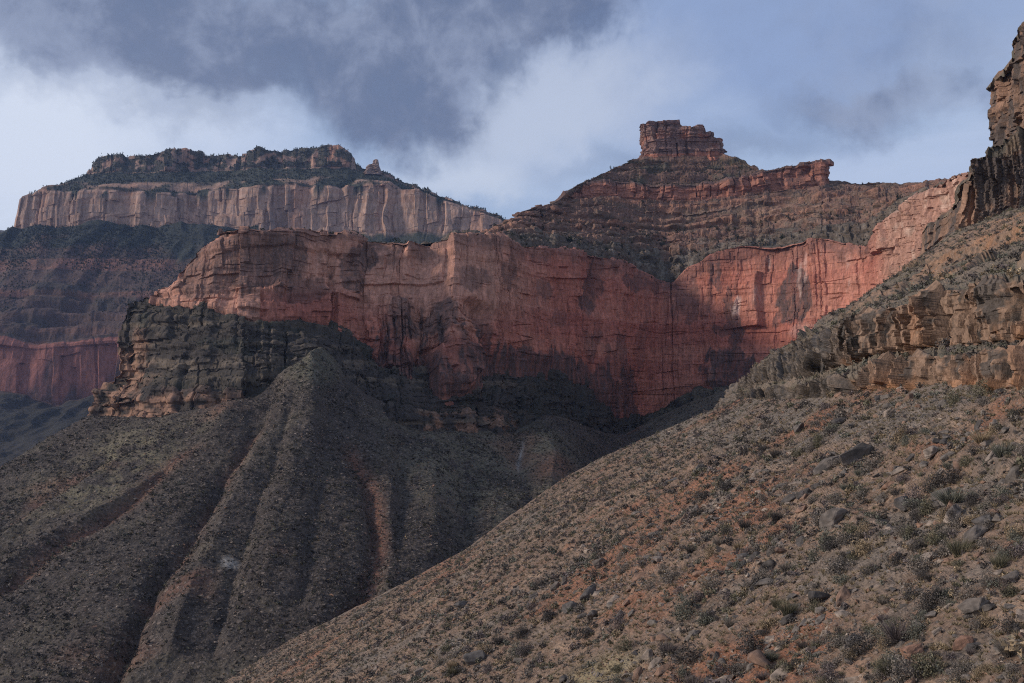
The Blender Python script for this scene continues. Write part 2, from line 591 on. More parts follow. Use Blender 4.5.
def pinnacle(px, py, D, wpx, hpx, seed, label):
    """a free-standing rock spire on the mesa's shoulder"""
    bm = bmesh.new()
    s = D / F_PX
    base = unp(px, py, D)
    n, m = 18, 16
    r0 = random.Random(seed)
    ring = []
    for j in range(m + 1):
        t = j / m
        vs = []
        for i in range(n):
            a = 2 * math.pi * i / n
            rr = wpx * s * 0.5 * (1.25 - 0.75 * t) * (1 + 0.25 * math.sin(3 * a + seed + 2 * t) + 0.18 * r0.uniform(-1, 1))
            if j == m:
                rr *= 0.45
            vs.append(bm.verts.new((base[0] + rr * math.cos(a), base[1] + rr * math.sin(a), base[2] - 25 + (25 + hpx * s) * t)))
        ring.append(vs)
    for j in range(m):
        for i in range(n):
            bm.faces.new((ring[j][i], ring[j][(i + 1) % n], ring[j + 1][(i + 1) % n], ring[j + 1][i]))
    bm.faces.new(ring[-1])
    bm.faces.new(ring[0][::-1])
    me = bpy.data.meshes.new('pinnacle')
    bm.to_mesh(me)
    bm.free()
    at = me.attributes.new('tint', 'FLOAT_COLOR', 'POINT')
    at.data.foreach_set('color', np.tile(np.array([0.26, 0.18, 0.145, 1], np.float32), len(me.vertices)))
    me.materials.append(M_MESA)
    tag(link('rock_pinnacle', me), label, 'rock pinnacle', 'rock pinnacles on the far mesa')


pinnacle(353, 168, 4215, 5, 11, 1, 'thin rock spire standing against the right end of the mesa cap')
pinnacle(373, 170, 4205, 15, 6, 2, 'squat stepped rock knob on the mesa shoulder, lower than its twin peak')
pinnacle(376, 170, 4200, 9, 11, 3, 'pointed rock knob on the mesa shoulder just right of the squat knob')


def mesa_slope():
    n = 500
    rows_ = [[(-120, 246, 4080), (0, 241, 4060), (40, 235, 4060), (100, 231, 4030), (150, 233, 4010), (200, 234, 4000), (260, 232, 3990)],
             [(-120, 262, 3900), (0, 262, 3860), (60, 262, 3830), (120, 262, 3800), (200, 262, 3800), (260, 262, 3800)],
             [(-120, 305, 3620), (0, 300, 3600), (60, 292, 3620), (120, 300, 3560), (200, 305, 3540), (260, 305, 3540)],
             [(-120, 348, 3300), (0, 346, 3300), (40, 349, 3300), (80, 345, 3300), (120, 342, 3300), (200, 345, 3300), (260, 345, 3300)],
             [(-120, 400, 3240), (0, 396, 3240), (30, 402, 3240), (60, 407, 3250), (90, 404, 3270), (120, 402, 3280), (200, 402, 3280), (260, 402, 3280)],
             [(-120, 445, 2750), (0, 440, 2800), (60, 440, 2820), (120, 440, 2850), (260, 440, 2850)],
             [(-120, 560, 2000), (0, 540, 2050), (120, 520, 2100), (260, 520, 2100)]]
    rs = [row(r, n) for r in rows_]
    P, C, S = loft(rs, [(40, 0, 0), (90, 0.25, 0), (90, 0.2, 4), (110, 1, 0), (70, 0, 0), (60, 0, 0)])
    N = normals(P)
    Cs = blur(C, 9, 0)
    A = P * np.array([1, 1, 0.25])
    d = Cs * rockface(P, N, C, 45, 12, 3.5, seed=4.0)
    d += (1 - Cs) * (60 * fbm(P * np.array([1, .35, .35]), 380, 4, off=41, ridged=True) + 10 * fbm(P, 60, 4, off=44))
    # spurs running down from the mesa
    P = P + N * d[..., None]
    b = strata(P, 30, 8, 0.5)
    col = np.empty(P.shape)
    col[:] = (0.085, 0.056, 0.048)
    col = mixc(col, (0.20, 0.095, 0.07), sstep(b, 0.5, 0.8) * 0.8)
    w = (1 - sstep(S + 1.1 * fbm(P * np.array([1, .6, .6]), 190, 4, off=351), 0.5, 1.3)) + 0.55 * sstep(fbm(P, 130, 4, off=47), -0.15, 0.3)
    col = mixc(col, (0.034, 0.038, 0.032), np.clip(w, 0, 1))
    c = (S > 2.97) & (S < 4.03)
    red = np.array([0.23, 0.095, 0.075])
    cc = mixc(np.broadcast_to(red, P.shape).copy(), (0.08, 0.055, 0.05), 0.85 * sstep(fbm(A, 80, 4, off=49) + 0.6 * (S - 3.5), -0.05, 0.3))
    col = np.where(c[..., None], cc, col)
    col = mixc(col, (0.034, 0.033, 0.028), sstep(S, 4.02, 4.15) * 0.95)
    grid_object('canyon_slope', P, col, M_MESA, 'hazy blue ledged slope with a red cliff band below the far mesa', 'slope')
    return P, N, S


MSLOPE = mesa_slope()


def far_ridge():
    n = 200
    rs = [row(r, n, 0.03) for r in ([(-200, 232, 7200), (-40, 229, 7000), (0, 231, 7000), (20, 233, 7000), (60, 232, 7000), (140, 236, 7000)],
                                     [(-200, 260, 6300), (140, 262, 6300)], [(-200, 330, 5200), (140, 330, 5200)])]
    P, C, S = loft([rs[0] + np.array([0, 500, -250])] + rs, [(12, 0, 0), (40, .4, 0), (50, 0, 0)])
    P = P + normals(P) * (30 * fbm(P, 400, 4, off=61))[..., None]
    col = np.empty(P.shape)
    col[:] = (0.12, 0.10, 0.085)
    grid_object('far_ridge', P, col, M_MESA, 'distant blue ridge just showing past the left end of the mesa', 'ridge')


far_ridge()

# ------------------------------------------------------------------ red wall (amphitheatre cliff)
RIM = [(216, 232, 990), (226, 227, 965), (240, 227, 950), (265, 230, 955), (300, 229, 985), (340, 231, 1010), (368, 241, 1060), (392, 240, 1035), (410, 240, 1030), (428, 246, 1055), (450, 236, 1050),
       (478, 234, 1070), (505, 237, 1100), (520, 246, 1140), (560, 249, 1225), (592, 254, 1300), (625, 262, 1370), (655, 279, 1410), (668, 283, 1415), (674, 282, 1415), (688, 269, 1405),
       (711, 255, 1385), (740, 245, 1365), (785, 244, 1325), (813, 238, 1290), (828, 238, 1275), (842, 242, 1255), (862, 247, 1225), (874, 246, 1200), (882, 230, 1170), (892, 217, 1140),
       (905, 205, 1105), (925, 192, 1060), (945, 180, 1010), (962, 172, 960), (1000, 160, 860), (1060, 150, 740)]
WBASE = [(150, 296, 975), (170, 300, 950), (215, 307, 925), (253, 317, 920), (298, 316, 945), (327, 324, 970), (345, 338, 990), (372, 352, 985), (392, 386, 960), (425, 393, 965), (455, 388, 985), (478, 352, 1040), (520, 356, 1115),
         (565, 362, 1195), (605, 392, 1270), (622, 418, 1320), (636, 424, 1370), (650, 410, 1385), (668, 392, 1385), (708, 384, 1360), (756, 384, 1310), (800, 372, 1260), (850, 345, 1200),
         (890, 320, 1120), (930, 300, 1020), (1000, 290, 850), (1060, 290, 730)]


def red_wall():
    n = 1700
    rim, base = row(RIM, n, 0.004), row(WBASE, n, 0.008)
    xr = np.linspace(216, 1060, n)
    bench = rim + np.stack([230 * sstep(xr, 860, 900), 230 - 190 * sstep(xr, 860, 900), np.interp(np.linspace(216, 1060, n), [216, 350, 500, 560, 830, 880, 1060], [-4, 2, 8, 14, 4, -10, -20])], -1)
    foot = base + np.array([0, 10, -60])
    P, C, S = loft([bench, rim, base, foot], [(60, 0, 0), (330, 1, 0), (30, .6, 0)], left=((60, 420, 0), 120))
    N = normals(P)
    Cs = blur(blur(C, 5, 0), 5, 0)
    px, py = proj(P)
    left = 1 - sstep(px, 330, 420)                       # the left promontory is the rougher part
    A = P * np.array([1, 1, 0.22])
    d = 8 * fbm(A, 170, 3, off=2)
    d += 1.4 * fbm(P, (30, 30, 22), 4, off=9, gain=0.6)
    a = arc(P) + 5 * fbm(P, 60, 2, off=14)
    z = P[..., 2] + 6 * fbm(P, 120, 2, off=15)
    d += 9 * facets(a, z, 62, 75, 1) + (4.2 + 2 * left) * facets(a, z, 23, 38, 2) + (2.0 + 1.8 * left) * facets(a, z, 8.5, 14, 3) + 0.9 * facets(a, z, 3.5, 5, 4)
    d += (1.4 + 2.6 * left) * (strata(P, 9, 3) - 0.5) + (0.6 + 1.0 * left) * (strata(P, 3.2, 4) - 0.5)
    # overhanging beds near the rim, open joints
    d += 1.0 * np.exp(-((S - 1.05) / 0.04) ** 2)
    d -= 3.5 * clefts(a, z, 33, 2.6, 60, 5, 0.3) + 2.0 * clefts(a, z, 11, 1.2, 22, 6, 0.28)
    hj = np.abs(fbm(P * np.array([0.06, 0.06, 1]), 30, 2, off=29))
    d -= 2.0 * (1 - sstep(hj, 0.0, 0.03)) * sstep(fbm(P, 50, 2, off=33), 0.05, 0.25)
    # the two dark buttresses at the foot, left of centre
    bn = fbm(A, 22, 3, off=39)
    for cx, hw, tp, amp in ((398, 14, 291, 13), (372, 10, 318, 7), (452, 23, 303, 15), (438, 9, 322, 6), (468, 12, 345, 6), (418, 9, 345, 7), (732, 24, 347, 12), (712, 9, 362, 5)):
        prof = (1 - sstep(np.abs(px - cx + 5 * bn), hw * 0.7, hw * 1.2)) * (S > 1)
        d += 0.75 * amp * prof * (0.5 * sstep(py + 7 * bn, tp, tp + 6) + 0.25 * sstep(py + 9 * bn, tp + 22, tp + 26) + 0.25 * sstep(py - 8 * bn, tp + 48, tp + 52))
    crg = ell(px, py, 424, 350, 66, 52, 0.35) * sstep(py, 285, 310) * (S > 1)
    d += crg * (13 * facets(a, z, 19, 26, 14) + 7 * facets(a, z, 7.5, 9, 15) + 3 * (strata(P, 7, 6) - 0.5) - 5 * clefts(a, z, 9, 1.6, 22, 16, 0.6))
    # cave-like hollow and the cleft below the rim
    d -= 12 * ell(px, py, 471, 312, 14, 9, 0.5, 20)
    d -= 9 * ell(px, py, 592, 290, 4, 16, 0.5)
    rag = sstep(px, 870, 900)
    d += rag * (7 * facets(a, z, 19, 30, 12) + 4 * facets(a, z, 7, 10, 13) + 2.5 * fbm(P, 14, 4, off=58, gain=0.6))
    d *= Cs * np.clip(S / 1.0, 0, 1)
    d += (1 - Cs) * (3 * fbm(P, 30, 4, off=51))
    P = P + N * d[..., None]
    # ---- colour: red stone, paler high up on the left and right, desert varnish
    b = strata(P, 16, 11, 0.8)
    col = np.empty(P.shape)
    col[:] = (0.39, 0.148, 0.102)
    col = mixc(col, (0.47, 0.225, 0.16), 0.55 * sstep(fbm(P, 70, 4, off=71), -0.25, 0.4))
    col = mixc(col, (0.30, 0.095, 0.07), 0.45 * sstep(b, 0.4, 0.9))
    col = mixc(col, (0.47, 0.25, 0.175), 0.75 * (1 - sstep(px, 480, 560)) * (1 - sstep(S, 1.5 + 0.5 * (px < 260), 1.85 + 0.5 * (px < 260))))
    col = mixc(col, (0.37, 0.22, 0.16), 0.8 * sstep(px, 868, 895))
    col = mixc(col, (0.55, 0.40, 0.31), 0.5 * sstep(px, 880, 900) * sstep(fbm(P, 22, 3, off=73), 0.05, 0.35))
    nz = fbm(P, 26, 4, off=77)
    nz2 = fbm(A, 20, 4, off=79)
    nzf = fbm(P * np.array([1, 1, 0.1]), 7, 4, off=81)
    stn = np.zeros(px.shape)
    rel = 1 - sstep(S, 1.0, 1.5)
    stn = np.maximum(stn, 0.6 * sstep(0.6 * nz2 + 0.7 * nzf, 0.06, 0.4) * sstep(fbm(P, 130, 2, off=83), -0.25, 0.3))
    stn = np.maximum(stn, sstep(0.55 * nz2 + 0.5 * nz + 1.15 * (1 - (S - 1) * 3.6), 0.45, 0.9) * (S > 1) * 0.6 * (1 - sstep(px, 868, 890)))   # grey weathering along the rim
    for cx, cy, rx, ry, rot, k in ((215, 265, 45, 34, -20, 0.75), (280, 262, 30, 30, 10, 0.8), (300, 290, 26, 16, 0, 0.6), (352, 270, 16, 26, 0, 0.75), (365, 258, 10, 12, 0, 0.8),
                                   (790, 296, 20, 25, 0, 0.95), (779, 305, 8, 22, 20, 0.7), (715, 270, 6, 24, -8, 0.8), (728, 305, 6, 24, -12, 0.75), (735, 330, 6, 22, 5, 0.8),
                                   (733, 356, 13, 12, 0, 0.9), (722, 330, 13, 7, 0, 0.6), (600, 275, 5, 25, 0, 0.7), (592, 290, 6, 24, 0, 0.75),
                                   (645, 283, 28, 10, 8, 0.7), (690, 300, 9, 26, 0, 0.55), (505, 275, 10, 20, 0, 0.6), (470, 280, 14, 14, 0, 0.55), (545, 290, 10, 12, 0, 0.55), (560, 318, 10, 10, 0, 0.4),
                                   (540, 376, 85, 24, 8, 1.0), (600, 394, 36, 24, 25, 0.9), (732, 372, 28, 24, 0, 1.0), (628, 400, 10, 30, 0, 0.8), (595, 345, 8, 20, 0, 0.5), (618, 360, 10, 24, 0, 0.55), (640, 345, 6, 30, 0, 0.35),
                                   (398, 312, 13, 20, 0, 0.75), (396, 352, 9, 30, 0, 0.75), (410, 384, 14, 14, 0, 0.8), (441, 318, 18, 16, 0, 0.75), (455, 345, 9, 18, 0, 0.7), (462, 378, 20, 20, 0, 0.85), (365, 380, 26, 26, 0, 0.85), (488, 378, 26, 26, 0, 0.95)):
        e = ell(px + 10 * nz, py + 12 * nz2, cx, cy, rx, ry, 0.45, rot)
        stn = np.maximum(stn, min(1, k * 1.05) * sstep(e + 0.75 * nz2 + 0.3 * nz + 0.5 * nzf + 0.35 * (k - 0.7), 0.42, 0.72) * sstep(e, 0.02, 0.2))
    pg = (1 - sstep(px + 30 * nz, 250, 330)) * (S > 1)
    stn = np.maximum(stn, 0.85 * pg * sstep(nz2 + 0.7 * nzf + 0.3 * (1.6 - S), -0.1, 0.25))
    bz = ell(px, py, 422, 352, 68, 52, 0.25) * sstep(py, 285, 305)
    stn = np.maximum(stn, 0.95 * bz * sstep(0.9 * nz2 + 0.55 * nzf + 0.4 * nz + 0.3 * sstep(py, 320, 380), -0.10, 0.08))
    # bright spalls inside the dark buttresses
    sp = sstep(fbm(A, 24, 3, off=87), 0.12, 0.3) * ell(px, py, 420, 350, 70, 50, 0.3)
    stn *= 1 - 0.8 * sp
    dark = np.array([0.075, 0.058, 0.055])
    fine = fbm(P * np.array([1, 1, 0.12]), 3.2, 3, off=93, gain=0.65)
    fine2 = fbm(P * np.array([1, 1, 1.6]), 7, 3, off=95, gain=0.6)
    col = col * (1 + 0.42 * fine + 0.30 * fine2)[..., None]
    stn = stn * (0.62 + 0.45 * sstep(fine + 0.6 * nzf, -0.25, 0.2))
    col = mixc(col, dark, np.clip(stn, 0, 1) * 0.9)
    wh = sstep(fbm(A, 18, 3, off=91), 0.3, 0.5) * ell(px, py, 780, 310, 90, 60, 0.6)
    wh = np.maximum(wh, 0.6 * ell(px + 9 * nzf, py + 9 * nz2, 757, 295, 3, 8, 0.8) * sstep(nzf, -0.2, 0.2))
    wh = np.maximum(wh, 0.5 * ell(px + 5 * nz, py + 5 * nz2, 803, 330, 14, 8, 0.6))
    col = mixc(col, (0.55, 0.40, 0.34), 0.6 * wh)
    # thin soil and scrub on the bench
    w = 1 - sstep(Cs, 0.3, 0.6)
    col = mixc(col, (0.085, 0.075, 0.06), w * (S < 1.5))
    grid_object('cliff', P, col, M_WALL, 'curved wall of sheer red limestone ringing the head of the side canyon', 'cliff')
    return P, N, S


WALL = red_wall()

# ------------------------------------------------------------------ dark ledges under the left promontory
def dark_ledges():
    n = 900
    r0 = [(146, 296, 985), (170, 300, 960), (215, 306, 935), (253, 316, 930), (298, 314, 955), (327, 322, 980), (350, 334, 1000), (380, 350, 1020), (480, 345, 1070), (560, 362, 1210), (625, 416, 1325), (650, 412, 1390), (700, 388, 1370), (770, 384, 1310)]
    r1 = [(126, 306, 965), (170, 314, 925), (253, 330, 895), (300, 336, 915), (350, 352, 950), (380, 372, 965), (480, 372, 1040), (560, 384, 1170), (625, 424, 1300), (650, 418, 1370), (700, 394, 1345), (770, 388, 1290)]
    r2 = [(118, 342, 945), (170, 345, 900), (253, 352, 870), (310, 352, 885), (350, 375, 920), (390, 396, 930), (480, 396, 1010), (560, 402, 1140), (625, 432, 1280), (650, 425, 1350), (700, 402, 1320), (770, 394, 1270)]
    r3 = [(116, 376, 935), (170, 374, 885), (253, 374, 850), (310, 362, 870), (350, 394, 895), (400, 410, 905), (480, 410, 985), (560, 420, 1110), (625, 440, 1260), (650, 434, 1330), (700, 412, 1300), (770, 402, 1250)]
    r4 = [(95, 391, 915), (150, 390, 860), (210, 392, 840), (270, 398, 840), (320, 380, 850), (370, 412, 870), (420, 412, 880), (470, 415, 950), (560, 440, 1080), (625, 452, 1230), (650, 446, 1300), (700, 426, 1280), (770, 412, 1230)]
    r5 = [(88, 418, 910), (150, 420, 850), (210, 416, 830), (270, 412, 835), (320, 392, 845), (370, 432, 850), (420, 430, 865), (470, 432, 930), (520, 440, 990), (560, 470, 1060), (625, 465, 1210), (650, 460, 1280), (700, 440, 1260), (770, 425, 1210)]
    rs = [row(r, n, 0.006) for r in (r0, r1, r2, r3, r4, r5)]
    foot = rs[-1] + np.array([0, 30, -60])
    P, C, S = loft(rs + [foot], [(40, .3, 2), (80, .8, 4), (60, .9, 3), (40, .35, 2), (70, 1, 2), (20, .3, 0)], left=((30, 330, 0), 80))
    N = normals(P)
    px, py = proj(P)
    d = 7 * fbm(P, (70, 70, 200), 3, off=101) + 1.5 * fbm(P, 10, 3, off=107)
    a = arc(P) + 4 * fbm(P, 40, 2, off=109)
    z = P[..., 2] + 3 * fbm(P, 100, 2, off=111)
    d += 8 * facets(a, z, 34, 26, 7) + 4.5 * facets(a, z, 13, 11, 8) + 2.4 * facets(a, z, 5, 5, 9) + 3.5 * (strata(P, 6, 21) - 0.5) - 4 * clefts(a, z, 15, 1.8, 16, 8, 0.55)
    P = P + N * (d * (0.45 + 0.55 * C))[..., None]
    b = strata(P, 5, 23)
    nz, nz2 = fbm(P, 28, 4, off=113), fbm(P * np.array([1, 1, 2.5]), 22, 4, off=115)
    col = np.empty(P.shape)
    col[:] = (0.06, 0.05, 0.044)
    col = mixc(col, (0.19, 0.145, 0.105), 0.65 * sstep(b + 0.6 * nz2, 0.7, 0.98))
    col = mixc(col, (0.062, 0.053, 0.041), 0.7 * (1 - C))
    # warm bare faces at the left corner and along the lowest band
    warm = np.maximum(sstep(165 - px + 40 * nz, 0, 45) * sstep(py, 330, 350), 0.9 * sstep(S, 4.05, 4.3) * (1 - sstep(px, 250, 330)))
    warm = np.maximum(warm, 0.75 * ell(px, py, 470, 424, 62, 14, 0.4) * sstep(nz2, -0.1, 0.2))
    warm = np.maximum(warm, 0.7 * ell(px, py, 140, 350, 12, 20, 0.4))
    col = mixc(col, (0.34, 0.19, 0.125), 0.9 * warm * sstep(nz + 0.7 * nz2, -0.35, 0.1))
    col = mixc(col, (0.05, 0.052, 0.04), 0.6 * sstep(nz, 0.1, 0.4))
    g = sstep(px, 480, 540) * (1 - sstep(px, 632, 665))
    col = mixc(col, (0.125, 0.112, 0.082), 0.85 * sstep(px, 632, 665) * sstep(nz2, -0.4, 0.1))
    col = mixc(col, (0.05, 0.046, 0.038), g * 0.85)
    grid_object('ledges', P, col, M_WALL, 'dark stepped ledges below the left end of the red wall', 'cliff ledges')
    return P, N, S


LEDGES = dark_ledges()

# ------------------------------------------------------------------ talus apron
def talus():
    n, n_dn = 1250, 430
    top = [(-170, 556, 640), (-60, 498, 760), (0, 466, 800), (40, 443, 830), (86, 417, 885), (150, 416, 832), (210, 411, 812), (250, 400, 815), (285, 374, 835), (300, 359, 850), (312, 347, 862), (324, 360, 860), (340, 384, 856), (360, 401, 850), (385, 414, 862), (420, 429, 870),
           (470, 434, 920), (515, 439, 975), (545, 420, 1030), (570, 424, 1080), (605, 436, 1170), (630, 440, 1215), (655, 424, 1270), (690, 406, 1270), (745, 390, 1220), (800, 380, 1150)]
    mid = [(-170, 640, 520), (-60, 590, 600), (0, 560, 640), (86, 520, 670), (150, 500, 670), (210, 485, 680), (285, 470, 690), (360, 478, 710), (440, 480, 740), (530, 475, 820), (570, 470, 900), (605, 468, 1000), (655, 450, 1120), (745, 415, 1120), (800, 400, 1080)]
    low = [(-170, 790, 400), (0, 700, 440), (86, 670, 455), (150, 660, 460), (210, 650, 470), (285, 630, 485), (360, 610, 510), (440, 580, 560), (530, 535, 650), (605, 500, 800), (655, 478, 900), (745, 440, 950), (800, 425, 930)]
    bot = [(-170, 900, 330), (0, 830, 350), (210, 760, 390), (360, 690, 430), (530, 590, 540), (655, 520, 720), (800, 460, 800)]
    rs = [row(r, n, q) for r, q in ((top, 0.009), (mid, 0.05), (low, 0.05), (bot, 0.05))]
    x = np.linspace(-170, 800, n)
    k = 1 - sstep(x, 80, 170)                        # left of the cliffs the crest falls away behind
    back = rs[0] + np.stack([-110 * k, 40 + 120 * k, 5 - 170 * k], -1)
    P, C, S = loft([back] + rs, [(24, 0, 0), (190, 0, 0), (210, 0, 0), (60, 0, 0)])
    # soften the kinks between the rows
    for ax_n in (61, 41):
        P = np.concatenate([P[:25], blur(P, ax_n, 0)[25:]]) if False else P
    N = normals(P)
    N = np.stack([blur(blur(N[..., i], 31, 0), 31, 1) for i in range(3)], -1)
    N /= np.linalg.norm(N, axis=-1)[..., None]
    px, py = proj(P)

    def along(line, w, top_soft=18):
        l = np.array(line, float)
        cx = np.interp(py + 5 * wob, l[:, 1], l[:, 0])
        m = sstep(py, l[0, 1] - 2, l[0, 1] + top_soft) * (1 - sstep(py, l[-1, 1] - 12, l[-1, 1] + 12))
        return np.exp(-np.abs((px + 6 * wob - cx) / w) ** 1.35) * m
    wob = fbm(P, 60, 3, off=121)
    d = np.zeros(px.shape)
    gul = [([(283, 378), (255, 425), (225, 470), (195, 520), (165, 565), (135, 625), (105, 690)], 11, 15),
           ([(215, 430), (170, 465), (100, 520), (60, 545), (27, 570), (-10, 595)], 12, 12),
           ([(345, 438), (360, 470), (372, 510), (375, 550), (362, 590), (330, 625)], 8, 9),
           ([(398, 430), (402, 480), (398, 540), (370, 600)], 12, 6),
           ([(455, 445), (470, 490), (462, 540), (440, 570)], 16, 9),
           ([(505, 440), (522, 470), (532, 500), (520, 530)], 9, 8),
           ([(600, 440), (612, 460), (590, 490), (565, 515)], 20, 22),
           ([(120, 445), (60, 490), (0, 530)], 12, 6), ([(300, 380), (270, 470), (240, 560), (215, 650)], 7, 4), ([(330, 400), (320, 500), (300, 600)], 9, 4),
           ([(700, 412), (650, 445), (610, 480)], 14, 10)]
    rid = [([(300, 360), (268, 420), (235, 490), (205, 560), (170, 650)], 14, 10),
           ([(250, 398), (200, 445), (130, 490), (60, 535), (-20, 590)], 15, 15),
           ([(312, 352), (300, 420), (285, 500), (260, 600)], 30, 6),
           ([(385, 420), (388, 480), (392, 550), (385, 600)], 9, 7),
           ([(425, 430), (435, 490), (430, 560)], 18, 7),
           ([(545, 425), (552, 465), (548, 505)], 22, 24),
           ([(180, 432), (110, 470), (40, 515), (-30, 560)], 16, 10),
           ([(655, 430), (620, 470), (580, 510)], 12, 6)]
    gm = np.zeros(px.shape)
    for l, w, a in gul:
        e = along(l, w)
        d -= 0.62 * a * e
        gm = np.maximum(gm, along(l, w * 0.6) * min(1, a / 9))
    for l, w, a in rid:
        d += 0.42 * a * along(l, w)
    # rills that run down the slope (keyed to how far along the slope's contour one is)
    ang = np.arctan2(px - 318, np.maximum(py - 255, 20))
    rr = np.hypot(px - 318, py - 255)
    A = np.stack([ang * 240 + 4 * wob + 16 * fbm(P, 130, 3, off=123) * sstep(rr, 60, 220), rr * 0.05, px * 0], -1)
    d += (2.0 * fbm(A, 60, 2, off=125) + 0.9 * fbm(A * np.array([1, 3, 1]), 17, 3, off=127)) * sstep(S, 1, 1.3) * sstep(rr, 100, 200)
    d += 4.5 * fbm(P, 70, 3, off=129) + 2.0 * fbm(P, 11, 4, off=131, gain=0.65)
    # low broken ledges right of centre
    lg = ell(px, py, 470, 424, 60, 14, 0.4)
    P = P + N * d[..., None]
    nz, nz2 = fbm(P, 45, 4, off=133), fbm(P, 12, 3, off=135)
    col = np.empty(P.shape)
    col[:] = (0.066, 0.053, 0.045)  # base tone lowered so the colour carries the cloud shade on this slope
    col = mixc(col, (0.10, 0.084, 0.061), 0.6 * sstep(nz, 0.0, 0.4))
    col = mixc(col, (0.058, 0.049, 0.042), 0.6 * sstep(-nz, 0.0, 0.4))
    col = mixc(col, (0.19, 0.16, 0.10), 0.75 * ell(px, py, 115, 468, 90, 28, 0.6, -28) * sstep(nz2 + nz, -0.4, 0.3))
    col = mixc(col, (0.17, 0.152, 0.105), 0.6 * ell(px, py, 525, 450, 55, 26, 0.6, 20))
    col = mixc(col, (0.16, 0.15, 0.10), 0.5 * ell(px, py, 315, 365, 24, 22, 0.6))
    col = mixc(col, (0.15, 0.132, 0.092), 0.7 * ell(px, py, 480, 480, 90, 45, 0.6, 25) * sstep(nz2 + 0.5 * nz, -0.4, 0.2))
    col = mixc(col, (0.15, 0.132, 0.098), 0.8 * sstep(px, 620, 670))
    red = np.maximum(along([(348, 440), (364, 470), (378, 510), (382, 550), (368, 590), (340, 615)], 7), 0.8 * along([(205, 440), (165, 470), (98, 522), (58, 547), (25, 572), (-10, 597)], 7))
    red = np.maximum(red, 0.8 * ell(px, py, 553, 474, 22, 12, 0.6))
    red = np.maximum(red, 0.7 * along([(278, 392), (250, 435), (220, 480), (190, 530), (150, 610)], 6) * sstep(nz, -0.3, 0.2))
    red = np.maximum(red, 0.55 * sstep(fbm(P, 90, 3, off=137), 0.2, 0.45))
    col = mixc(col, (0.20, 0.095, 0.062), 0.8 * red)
    pale = along([(522, 440), (521, 452), (520, 470)], 2.0) * 0.9
    pale = np.maximum(pale, 0.7 * ell(px, py, 229, 562, 8, 6, 0.6))
    col = mixc(col, (0.30, 0.28, 0.26), pale)
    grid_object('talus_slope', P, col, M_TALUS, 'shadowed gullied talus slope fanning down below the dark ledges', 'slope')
    return P, N, S


TALUS = talus()

